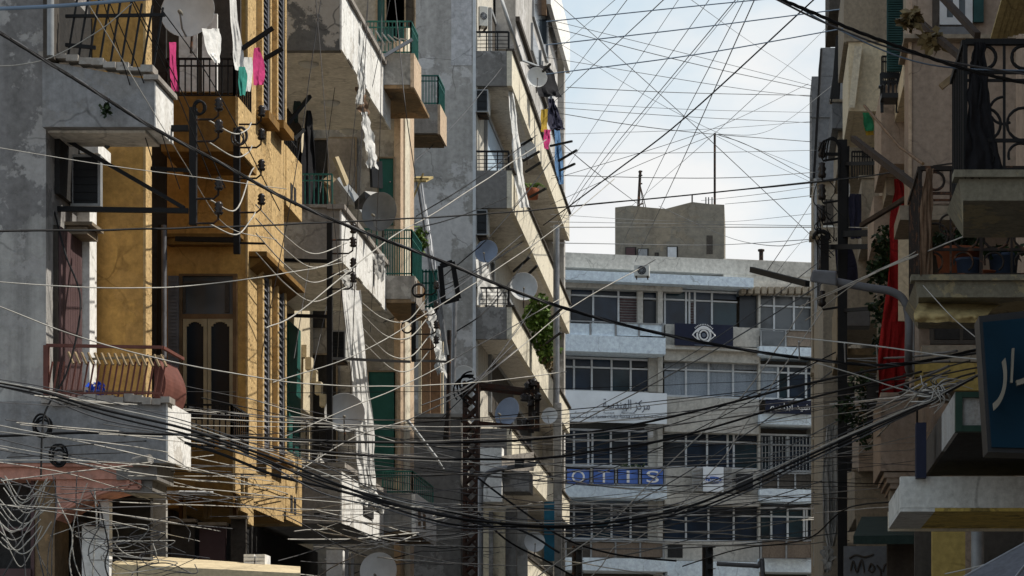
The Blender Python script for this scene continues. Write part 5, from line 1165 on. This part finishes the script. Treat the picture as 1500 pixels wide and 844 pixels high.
m=MB(); m.box(xs,xs+.028,19.36,21.2,zu,zt_); m.build('end_panel','dim',c); m=MB(); m.box(xs+.1,5,18.2,21,zt_-.06,zt_); m.build('top_sheet','dim',c)
m=MB(); m.fb(1342,1357,619,700,19.9,.15); one(m,'shutter_post','sign_navy','narrow dark blue upright board left of the dark canopy','board')
c=thing('white_canopy','white concrete canopy with a peeling yellow underside at the lower right','canopy',P(1410,745,21)); Yk=20
m=MB(); x0=XP(1319,Yk); z0=ZP(744,Yk); m.box(x0,5.5,Yk,Yk+.12,z0,ZP(698,Yk)); m.box(x0,x0+.1,Yk+.122,Yk+1.7,z0+.001,ZP(708,Yk)); m.build('fascia','rwhite',c)
m=MB(); m.box(x0+.0,x0+.28,Yk+.002,Yk+1.72,z0-.03,z0-.002); m.build('edge_soffit','rwhite',c); m=MB(); m.box(x0+.282,5.5,Yk+.004,Yk+1.70,z0-.028,z0-.001); m.build('yellow_soffit','ryellow',c)
m=MB(); m.box(x0-.005,5.5,Yk+1.705,Yk+1.76,z0-.05,z0+.12); m.build('back_edge','cream',c)
b=MB(); b.fb(1366,1414,772,1230,23,.15); one(b,'yellow_panel','yellow','plain yellow wall panel under the white canopy','panel')
b=MB(); b.tube([P(1432,768,22.8),P(1432,1200,22.8)],.06,10); one(b,'round_post','frame_grey','pale round post right of the yellow panel','post')
b=MB(); b.fb(1440,1500,775,1230,24,.1); b.fb(1340,1366,772,1230,23.4,.1); one(b,'shop_wall','dim','dim shop wall behind the round post','wall')
gaw=thing('green_awning','dark green shop awning under the stepped cornice','awning',P(1300,800,30)); m=MB(); m.hexa([P(1250,790,31),P(1345,790,31),P(1345,784,31),P(1250,785,31)],[P(1262,760,33),P(1345,760,33),P(1345,756,33),P(1262,757,33)]); m.build('canopy','greenawn',gaw); m=MB(); m.fb(1250,1345,785,797,30.95,.03); m.build('valance','greenawn',gaw)
gb=thing('graffiti_board','grey wall board with black scrawled writing at the bottom right','board',P(1268,844,34)); m=MB(); m.fb(1236,1304,800,960,34,.1); m.build('board','rgrey',gb); m=MB()
for pts in (((1246,836),(1250,822),(1255,838),(1262,820),(1266,838)),((1272,834),(1276,826),(1281,833),(1277,838),(1272,834)),((1284,828),(1289,834),(1290,844),(1284,846)),((1293,838),(1296,828),(1302,826)),((1244,818),(1254,813),(1266,816),(1280,812))): m.tube(spline([P(x,y,33.98) for x,y in pts],5),.014,5)
m.build('scrawl','dim',gb)
um=thing('grey_umbrella','grey canvas umbrella top showing at the bottom right corner','umbrella',(XP(1530,13),13,0)); m=MB(); ap=P(1545,772,13.0); n=8; rim=[ap+Vector((math.cos(2*math.pi*k/n+.3)*.62,math.sin(2*math.pi*k/n+.3)*.62,-.33)) for k in range(n)]
m.add([ap]+rim,[(0,k+1,(k+1)%n+1) for k in range(n)]); m.build('canopy','greyawn',um); m=MB()
for q in rim: m.tube([ap,q],.008,5)
m.build('rib','steel',um); m=MB(); m.tube([(ap.x,13,0),(ap.x,13,ap.z+.05)],.02,8); m.build('pole','steel',um)
# ------------------------------------------------------------------ cables and wires
def W(pts, w, mat, label, group=None, seg=7, wob=0, name='wire', cat='wire'):
    Ym = sum(p[2] for p in pts)/len(pts); return wire(pts, w*Ym/F/2, mat, label, group, seg, wob, name, cat)
def twisted(pts, w, label, mats=('wire_black','wire_black','wire_grey'), turns=26, name='cable_bundle', cat='cable', seg=12):
    """a bundle of insulated conductors twisted about each other"""
    q = spline([P(*p) for p in pts], seg); Ym = sum(p[2] for p in pts)/len(pts); r = w*Ym/F/2
    t = thing(name, label, cat, q[0]); 
    for k, mt in enumerate(mats):
        pp = []
        for i, p in enumerate(q):
            a = turns*2*math.pi*i/len(q)/3+k*2*math.pi/len(mats); pp.append(p+Vector((math.cos(a)*.2, math.cos(a)*.6, math.sin(a)))*r*.55)
        MB().tube(pp, r*(.52 if mt != 'wire_pale' else .34), 6).build('conductor', mt, t)
    return t
# main twisted cables
twisted([(-20,36,19),(120,122,20),(222,186,20.5),(321,238,21),(420,292,21.5),(520,335,22),(640,380,22.4),(780,436,23),(930,480,23.6),(1100,514,24),(1250,533,24.4),(1310,534,24.5),(1365,527,24.7),(1450,508,24.8)],5.2,'thick twisted black cable running down from the top left corner across the street',('wire_black','wire_black','wire_black','wire_grey'),60)
twisted([(1120,-10,15),(1180,14,15.2),(1250,44,15.4),(1340,77,15.7),(1420,103,16),(1520,126,16.4)],5.5,'thick black cable crossing the top right corner above the stepped grey building',('wire_black','wire_black','wire_black'),20)
W([(1135,-2,15),(1200,30,15.2),(1290,66,15.5),(1360,84,15.8),(1420,96,16),(1520,112,16.4)],3,'wire_grey','grey cable running just below the thick black cable in the top right corner')
W([(1150,0,15.2),(1230,44,15.3),(1320,84,15.6),(1400,100,16),(1520,104,16.4)],2.4,'wire_blue','bluish thin cable beside the thick black cable in the top right corner')
W([(-20,14,9),(100,8,9),(240,-4,9)],6,'wire_blue','blurred dark blue cable close to the lens in the top left corner',None,name='cable',cat='cable')
for i,(dy,w_,mt,Y0) in enumerate(((0,4.0,'wire_black',21),(7,3.0,'wire_black',21.4),(-6,1.8,'wire_pale',20.7),(13,2.4,'wire_grey',21.7),(-12,1.6,'wire_grey',20.5))):
    lb=('thick black cable, heaviest strand of the sagging bundle across the lower middle','second black strand just under the heaviest one of the sagging bundle','pale strand along the top of the sagging bundle','grey strand along the bottom of the sagging bundle','thin pale strand loosely above the sagging bundle')[i]
    k=rnd.uniform(-3,3)
    W([(-30,556+dy*.4,Y0),(60,574+dy*.6,Y0),(150,600+dy+k,Y0),(270,628+dy-k,Y0),(380,664+dy*.9,Y0),(470,700+dy*1.4+k,Y0),(560,733+dy*.9,Y0),(660,757+dy*1.3-k,Y0),(760,768+dy*.6,Y0+1),(850,769+dy*.7,Y0+1.5),(930,760+dy*.7,Y0+2),(1010,742+dy*.8,Y0+2),(1100,706+dy*.9,Y0+2),(1200,660+dy*.8,Y0+2),(1290,620+dy*.6,Y0+2),(1360,588+dy*.3,Y0+1),(1470,530,Y0-1)],w_,mt,lb,'strands of the sagging bundle',8,.012,'cable','cable')
for pts,w_,mt,lb in (
 ([(270,648,24),(330,668,24),(400,695,24),(470,712,24),(560,735,24),(640,752,24),(720,772,24)],4.5,'wire_black','black cable leaving the lower left white balcony and joining the sagging bundle'),
 ([(270,640,24),(340,661,24),(430,690,24),(530,722,24),(640,745,24.5),(760,776,25),(820,810,25)],3.5,'wire_black','black cable that dips from the sagging bundle toward the pylon foot'),
 ([(-20,640,23),(150,634,23),(400,643,24),(600,649,26),(820,640,28),(1000,607,28),(1190,560,27),(1340,532,26),(1440,516,25)],4,'wire_black','long black cable, the upper of two crossing the middle of the picture'),
 ([(400,655,26),(500,664,26.5),(600,671,27),(720,673,28),(820,668,29),(1000,638,29),(1190,583,28),(1350,545,26)],3.6,'wire_black','long black cable, the lower of two crossing the middle of the picture'),
 ([(-10,339,22),(110,337,23.4),(210,336,24.6),(417,329,29),(605,320,32),(800,306,36),(1016,285,37),(1240,262,37),(1430,234,27)],2.6,'wire_black','dark cable rising gently from the grey house across the sky to the right pole'),
 ([(700,700,30),(760,745,30),(830,790,30),(900,812,31),(990,822,32)],3,'wire_black','black cable sloping down from the pylon toward the traffic light'),
 ([(690,740,40),(740,790,40),(800,822,41),(850,850,42)],3,'wire_black','black cable falling from the pylon foot to the bottom edge'),
 ([(1000,830,36),(1080,805,34),(1180,790,32),(1240,745,30),(1310,735,28)],2.2,'wire_black','black cable curving in front of the lower right far corner'),
 ([(60,700,23.5),(62,640,23.6),(68,600,23.7),(100,540,23.8),(118,440,24),(96,372,24.3),(80,310,24.6)],3,'wire_black','black drop cable hanging from the iron beam past the rusty railing')):
    W(pts,w_,mt,lb,None,8,.01,'cable','cable')
# fans of thin wires against the sky
SKY = [((903,-2),(827,64),(800,86)),((920,-2),(824,125),(808,146)),((974,-2),(827,135),(800,160)),((995,-2),(830,246),(806,285)),((1040,-2),(864,250),(810,338)),((1079,-2),(872,250),(810,342)),((1083,-2),(879,250),(812,350)),((1091,-2),(962,250),(905,372)),((1106,-2),(993,250),(930,384)),((1226,26),(1071,174),(925,302)),((1184,123),(1046,188),(851,250),(806,262)),((812,0),(1004,172),(1186,343)),((800,52),(1004,172),(1188,250)),((800,28),(1010,80),(1190,126)),((800,38),(1010,92),(1190,131)),((1010,-2),(1100,62),(1190,119)),((800,84),(1064,127),(1190,142)),((830,128),(1000,136),(1190,140)),((806,149),(1000,160),(1190,165)),((806,157),(1004,171),(1190,180)),((806,164),(977,190),(1190,208)),((806,197),(1022,190),(1190,178)),((806,224),(1004,224),(1205,220)),((806,257),(1047,261),(1202,252)),((806,314),(936,322),(1062,325),(1202,312)),((800,325),(1000,328),(1202,331)),((808,356),(1042,359),(1202,350)),((1027,294),(1110,285),(1202,272)),((1062,299),(1130,293),(1202,285)),((1120,402),(1150,358),(1188,298)),((1136,402),(1160,371),(1188,338)),((965,302),(1060,345),(1130,360),(1190,352)),((1047,196),(1100,215),(1188,262)),((1047,198),(1120,235),(1190,268)),((1047,197),(940,240),(806,300)),((812,200),(870,250),(936,300)),((1226,120),(1130,190),(1047,197))]
for i, s in enumerate(SKY):
    n = len(s); pts = []
    for j, (x, y) in enumerate(s):
        Y = 70 if x < 830 else (70.2 if x > 1180 else 62)
        if y < 0: Y = 40
        if y > 290 and 880 < x < 1100: Y = 100
        pts.append((x, y, Y))
    if len(pts) == 2: pts.insert(1, tuple((a+b)/2 for a, b in zip(*pts)))
    W(pts, (.62,.8,1.05)[i%3], 'wire_sky', 'thin dark wire stretched across the sky between the concrete block and the right side', 'thin wires across the sky', 8)
W([(1196,-4,50),(1004,172,52),(903,250,56),(830,305,62),(796,330,66)],2,'wire_black','darkest thin wire slanting down across the sky through the crossing of wires')
W([(806,306,66),(1016,285,60),(1212,264,43)],1.5,'wire_sky','thin dark wire running close under the dark cable over the roof block')
for pts,lb in (([(800,32,30),(970,14,30),(1140,-3,30)],'topmost'),([(800,66,30),(1010,42,30),(1230,14,30)],'middle'),([(800,109,30),(1020,80,30),(1235,42,30)],'lowest')):
    W(pts,1.8,'wire_blue','%s of three soft blue wires across the upper sky'%lb,None)
W([(806,333,50),(1180,333,44),(1330,334,36),(1520,334,22)],1.6,'wire_pale','straight pale wire running level to the right edge behind the lamp arm')
# pale wires over the left houses
PL = [([(-10,215,22),(110,236,22.5),(213,250,23),(420,277,24)],1.6,'pale straight wire over the black air conditioner'),
 ([(-10,412,22),(128,421,22.5),(210,422,23),(284,418,24),(420,400,25),(505,384,33.1)],2,'long pale wire sagging over the ochre wall to the second insulator rack'),
 ([(-10,446,21),(105,491,21.5),(227,524,22),(420,559,23),(560,566,25),(700,560,28),(830,545,30)],2.2,'pale wire crossing the rusty railing'),
 ([(193,5,23),(148,43,23),(82,81,23),(31,94,23),(-10,97,23)],2,'pale wire looping over the upper grey parapet'),
 ([(129,6,23),(245,196,24),(273,242,24.6),(330,330,26),(405,352,27)],1.6,'pale wire falling steeply over the upper grey parapet'),
 ([(420,700,28),(520,640,29),(610,610,30),(700,560,32),(830,455,36),(960,380,40)],2,'pale wire rising from the lowest white balcony to the office roof'),
 ([(400,560,26),(520,520,27),(640,450,29),(800,345,33),(900,262,36)],1.8,'pale wire rising behind the longest torn sheet'),
 ([(417,640,27),(530,590,28),(600,560,29),(730,490,31),(820,438,34)],2,'pale wire passing under the drooping wires toward the vine'),
 ([(800,205,36),(640,310,33),(570,350,31),(440,455,28),(390,480,27)],2.2,'bright pale wire slanting between the dark dish and the sky'),
 ([(1184,440,30),(1100,565,30),(1060,604,30),(960,700,30),(893,768,30),(825,818,30),(780,850,30)],2.4,'bright white cable slanting down across the office building, the left of two'),
 ([(1205,455,30),(1150,535,30),(1112,592,30),(1080,640,30),(1062,668,30),(1020,715,30),(985,752,30)],2.2,'bright white cable slanting down across the office building, the right of two'),
 ([(965,768,31),(925,795,31),(900,802,31),(880,830,31),(860,850,31)],2,'frayed white cable below the black sag near the bottom middle'),
 ([(1150,492,23),(1260,505,22.6),(1390,522,22.2),(1450,528,22)],2.6,'thick pale wire in front of the red curtain'),
 ([(1195,532,22),(1260,550,22),(1320,570,22),(1400,590,22)],2.2,'pale wire slanting down to the right tangle'),
 ([(1352,418,22),(1395,465,21.5),(1436,500,21)],1.8,'pale wire slanting from the lower ornate balcony to the blue sign'),
 ([(1190,440,28),(1280,400,25),(1400,352,22),(1500,306,20)],2.4,'pale wire rising to the right edge across the lower ornate balcony'),
 ([(1180,470,28),(1260,410,26),(1330,375,24),(1350,362,23)],2,'pale wire rising across the lamp head, the upper of two'),
 ([(1170,450,28),(1240,420,26),(1320,382,24),(1348,372,23)],2,'pale wire rising across the lamp head, the lower of two'),
 ([(1385,842,14),(1430,832,14),(1500,812,14)],2.4,'white cord lying across the grey umbrella'),
 ([(1190,752,34),(1240,748,30),(1310,742,26)],1.8,'pale wire level with the white canopy on its left'),
 ([(990,752,32),(1080,715,32),(1190,660,31),(1290,615,28),(1360,585,24)],2,'pale wire rising from the black sag to the right tangle'),
 ([(640,790,30),(800,770,31),(960,793,32),(1190,790,34)],1.6,'pale wire running level over the traffic light')]
for pts,w_,lb in PL: W(pts,w_*.8,'wire_pale',lb,None,8,.01)
# drooping service wires from the insulators
DR = [([(520,435,35),(560,466,37),(596,470,38.6),(626,436,39.3)],'topmost'),([(525,455,35),(565,492,37),(600,494,38.6),(628,464,39.3)],'second'),([(530,480,35),(570,520,37),(602,522,38.6),(629,492,39.3)],'third'),([(535,505,35),(575,541,37),(604,541,38.6),(629,514,39.3)],'lowest')]
for pts,lb in DR: W(pts,1.9,'wire_pale','%s of four pale wires drooping from the rack of the tan pilaster'%lb)
for i,(y,lb) in enumerate(((330,'topmost'),(350,'second'),(372,'third'),(400,'lowest'))):
    W([(375,y-30,29),(420,y+18,30.5),(460,y+42,32),(508,y+26-i*2,33)],1.9,'wire_pale','%s of four pale wires drooping to the rack on the peeling second balcony'%lb)
for i,(a,c,lb) in enumerate((((305,176),(368,180),'topmost'),((305,208),(369,214),'second'),((306,292),(372,246),'third'),((306,328),(374,311),'lowest'))):
    W([(*a,24.9),((a[0]+c[0])/2+6,max(a[1],c[1])+16,26.5),(c[0]-6,c[1]+10,28),(*c,28.4)],2.2,'wire_pale','%s of four pale wires slung between the two insulator racks of the ochre house'%lb)
# seeded families, each hung where its neighbours hang
def fam(n, label, group, f, mat, w, wob=.01, seg=7):
    for _ in range(n): W(f(), rnd.uniform(*w), mat if isinstance(mat, str) else rnd.choice(mat), label, group, seg, wob)
U = rnd.uniform
def AL(px): return YX(px, -6.0) if px < 760 else min(YX(px, -5.7), 76)      # depth of the left facades at a picture column
def AR(px): return 69.9 if px < 1236 else YX(px, 2.4)
def across():
    y0=U(560,760); y1=U(545,735); Y=U(24,33); x0=U(-20,420); x1=U(1240,1390); s=U(10,70); m=(y0+y1)/2+s
    return [(x0,y0,AL(x0)),(x0*.7+x1*.3,(y0*.7+y1*.3)+s*.8,Y+1),((x0+x1)/2,m,Y+1.5),(x0*.3+x1*.7,(y0*.3+y1*.7)+s*.8,Y+1),(x1,y1,AR(x1))]
fam(36,'thin slack wire running from the left houses to the right side below mid height','slack wires across the lower street',across,('wire_grey','wire_pale','wire_pale','wire_black'),(.8,1.4))
def leftlow():
    x0=U(-20,60); y0=U(610,760); x1=U(200,440); y1=y0+U(-40,110); Y=U(22,24)
    return [(x0-40,y0,Y-1),((x0+x1)/2,(y0+y1)/2+U(-12,25),Y),(x1,y1,AL(x1)+.3)]
fam(16,'thin pale wire fanning over the lower white balcony at the left','thin wires over the lower left balcony',leftlow,('wire_pale','wire_grey'),(1.2,2))
def swag():
    x0=U(-20,15); y0=U(690,800); x1=U(55,78); y1=U(700,790); Y=U(22.5,23.8); s=U(18,52)
    return [(x0,y0,Y),(x0*.6+x1*.4,max(y0,y1)+s*.7,Y),(x0*.25+x1*.75,max(y0,y1)*.6+y1*.4+s*.4,Y),(x1,y1,Y)]
fam(14,'pale slack wire swagging between shop front and pink pier at bottom left','slack pale wires at the pink pier',swag,'wire_pale',(1.2,2.2),.04)
def hang():
    x0=U(20,150); y0=U(690,740); Y=U(23,24); x=x0+U(-20,20)
    return [(x0,y0,Y),(x+U(-8,8),y0+U(40,60),Y),(x+U(-14,14),y0+U(80,110),Y),(x+U(-20,30),870,Y)]
fam(12,'loose wire hanging down the pink shop front at bottom left','loose wires down the pink shop front',hang,('wire_pale','wire_grey','wire_black'),(1.4,2.6),.05)
def tang():
    cx,cy=U(140,240),U(780,835); Y=U(22.8,24); a=U(0,6.3); p=[]
    for k in range(5): p.append((cx+math.cos(a)*U(20,78),cy+math.sin(a)*U(4,30),Y+U(-.2,.2))); a+=U(.8,2.2)
    return p
fam(15,'curly pale wire in the heap of cable on the shop awning at bottom left','heap of wires on the cream awning',tang,('wire_pale','wire_grey','wire_grey'),(1.0,1.9),.05)
def midlow():
    x0=U(380,520); y0=U(740,850); x1=U(640,815); y1=U(735,850); Y=U(28,36)
    return [(x0,y0,AL(x0)),((x0+x1)/2,(y0+y1)/2+U(-25,30),Y+3),(x1,y1,AL(x1))]
fam(22,'thin wire criss-crossing at the bottom below the lowest white balcony','criss-cross wires at the bottom middle',midlow,('wire_grey','wire_pale','wire_pale','wire_black'),(.9,1.6),.03)
def vert():
    x0=U(430,610); y0=U(-14,-4); x1=x0+U(-150,160); y1=U(420,720); Y=U(28,38)
    return [(x0,y0,Y),((x0+x1)/2+U(-8,8),(y0+y1)/2+U(0,30),Y),(x1,y1,AL(x1))]
fam(8,'thin grey wire crossing the tan house steeply','steep wires over the tan house',vert,'wire_grey',(.9,1.3))
def conc():
    x0=U(560,660); y0=U(250,640); x1=U(760,822); y1=y0-U(40,220); Y=U(42,54)
    return [(x0,y0,AL(x0)),((x0+x1)/2,(y0+y1)/2+U(5,22),Y),(x1,y1,AL(x1))]
fam(11,'thin dark wire rising across the concrete block','rising wires over the concrete block',conc,('wire_black','wire_grey'),(1.2,1.8))
def steepl():
    x0=U(120,235); x1=x0+U(70,190); Y=24.2
    return [(x0,-6,23.3),((x0+x1)/2,U(115,130),Y),(x1,U(238,330),24.8)]
fam(5,'thin dark wire falling steeply from the top left over the grey parapet','steep wires over the grey parapet',steepl,'wire_black',(1.3,1.9))
def fardiag():
    x0=U(790,812); y0=U(620,850); x1=U(1190,1290); y1=y0-U(90,300); Y=U(48,60)
    return [(x0,y0,AL(x0)),((x0+x1)/2,(y0+y1)/2+U(8,25),Y),(x1,y1,AR(x1))]
fam(8,'thin dark wire rising to the right in front of the office building','rising wires before the office building',fardiag,('wire_black','wire_sky'),(1.1,1.9))
def farlow():
    x0=U(790,812); y0=U(720,840); x1=U(1190,1290); y1=y0+U(-40,40); Y=U(36,50)
    return [(x0,y0,AL(x0)),((x0+x1)/2,(y0+y1)/2+U(4,25),Y),(x1,y1,AR(x1))]
fam(10,'thin slack wire low in front of the office building','slack wires low before the office building',farlow,('wire_grey','wire_sky','wire_pale'),(1.1,1.8),.02)
def rtang():
    cx,cy=1372,572; a=U(0,6.3); L=U(12,48); Y=U(21,22.5)
    return [(cx+U(-10,10),cy+U(-8,8),Y),(cx+math.cos(a)*L*.6,cy+math.sin(a)*L*.4+U(-4,4),Y-.1),(cx+math.cos(a+.5)*L*1.1,cy+math.sin(a+.5)*L*.7,Y)]
fam(26,'short frayed pale wire in the tangle left of the blue sign','frayed tangle left of the blue sign',rtang,('wire_pale','wire_pale','wire_grey'),(1.3,2.2),.03)
def rfan():
    y1=U(560,590); x1=U(1345,1385); x0=U(1190,1234); y0=U(585,690); Y=U(23,26)
    return [(x0,y0,69.9),((x0+x1)/2,(y0+y1)/2+U(-2,10),Y+8),(x1,y1,Y-2)]
fam(10,'pale wire fanning left from the tangle beside the blue sign','wires fanning from the right tangle',rfan,('wire_pale','wire_grey'),(1.4,2.3))
def rdark():
    x1=U(1390,1440); y1=U(500,560); x0=U(1190,1234); y0=U(520,620); Y=U(22,25)
    return [(x0,y0,69.9),((x0+x1)/2,(y0+y1)/2+U(4,16),Y+10),(x1,y1,Y)]
fam(8,'dark wire crossing the red curtain toward the blue sign','dark wires toward the blue sign',rdark,('wire_black','wire_grey'),(1.4,2.4))
for i,x in enumerate((1170,1237,1284)):
    W([(x,500+i*3,23),(x+1,528+i*2,23.6)],2.2,'frame_white','short white spacer rod between the pale wire and the thick cable','white spacer rods',2,name='spacer_rod',cat='spacer')
print('WIRES', NW[0])
# ------------------------------------------------------------------ light, sky, camera
S = Vector((.62, .12, .77)).normalized()            # towards the sun: over the right hand roofs
el = math.asin(S.z); az = math.atan2(S.x, S.y)
sl_ = bpy.data.lights.new('sun','SUN'); sl_.energy = SUN_E; sl_.angle = R(.53); sl_.color = (1,.945,.84)
so_ = bpy.data.objects.new('sun', sl_); COL.objects.link(so_); so_.location = (10,0,60); so_.rotation_euler = (-S).to_track_quat('-Z','Y').to_euler()
wd_ = bpy.data.worlds.new('World'); sc.world = wd_; wd_.use_nodes = True; nt = wd_.node_tree
bg_ = nt.nodes['Background']; bg_.inputs[1].default_value = .1
sk = nt.nodes.new('ShaderNodeTexSky'); sk.sky_type = 'NISHITA'; sk.sun_disc = False; sk.sun_elevation = el; sk.sun_rotation = az; sk.altitude = 20; sk.air_density = 1.2; sk.dust_density = 2.0
tc = nt.nodes.new('ShaderNodeTexCoord'); mp = nt.nodes.new('ShaderNodeMapping'); mp.inputs['Scale'].default_value = (1.5,1.5,2.6); mp.inputs['Location'].default_value = CLOUD_OFF
nt.links.new(tc.outputs['Generated'], mp.inputs[0])
ns = _noise(nt, 2.6, 7, mp.outputs[0], .55)
sx = nt.nodes.new('ShaderNodeSeparateXYZ'); nt.links.new(tc.outputs['Generated'], sx.inputs[0])
lift = _math(nt, 'MULTIPLY', _math(nt, 'SUBTRACT', .245, sx.outputs[2]), 1.7)       # cloud bank low over the roofs, breaking up above
cf = _ramp(nt, _math(nt, 'ADD', ns, lift), CLOUD_LO, CLOUD_HI)
ns2 = _noise(nt, 9, 6, mp.outputs[0], .6)
cc = _mix(nt, _ramp(nt, ns2, .35, .7), (9.5,9.5,9.4), (8.5,8.7,8.9))
hz = _mix(nt, .80, sk.outputs[0], SKY_PALE)
low = _ramp(nt, sx.outputs[2], .80, .40)                    # cloud bank and haze thin out towards the zenith
hi = _mix(nt, .35, sk.outputs[0], (8.6,8.7,8.9))
nt.links.new(_mix(nt, low, hi, _mix(nt, cf, hz, cc)), bg_.inputs[0])
cam = bpy.data.cameras.new('camera'); co = bpy.data.objects.new('camera', cam); COL.objects.link(co); sc.camera = co
co.location = (0,0,EYE); co.rotation_euler = (R(90),0,0)
cam.sensor_width = 36; cam.lens = 36*F/1500; cam.shift_x = (750-CX)/1500; cam.shift_y = (CY-422)/1500; cam.clip_end = 3000; cam.clip_start = .5
sc.view_settings.view_transform = 'Standard'; sc.view_settings.look = 'None'; sc.view_settings.exposure = 0
sc.render.engine = 'CYCLES'; sc.cycles.max_bounces = 6; sc.cycles.diffuse_bounces = 3; sc.cycles.use_denoising = True
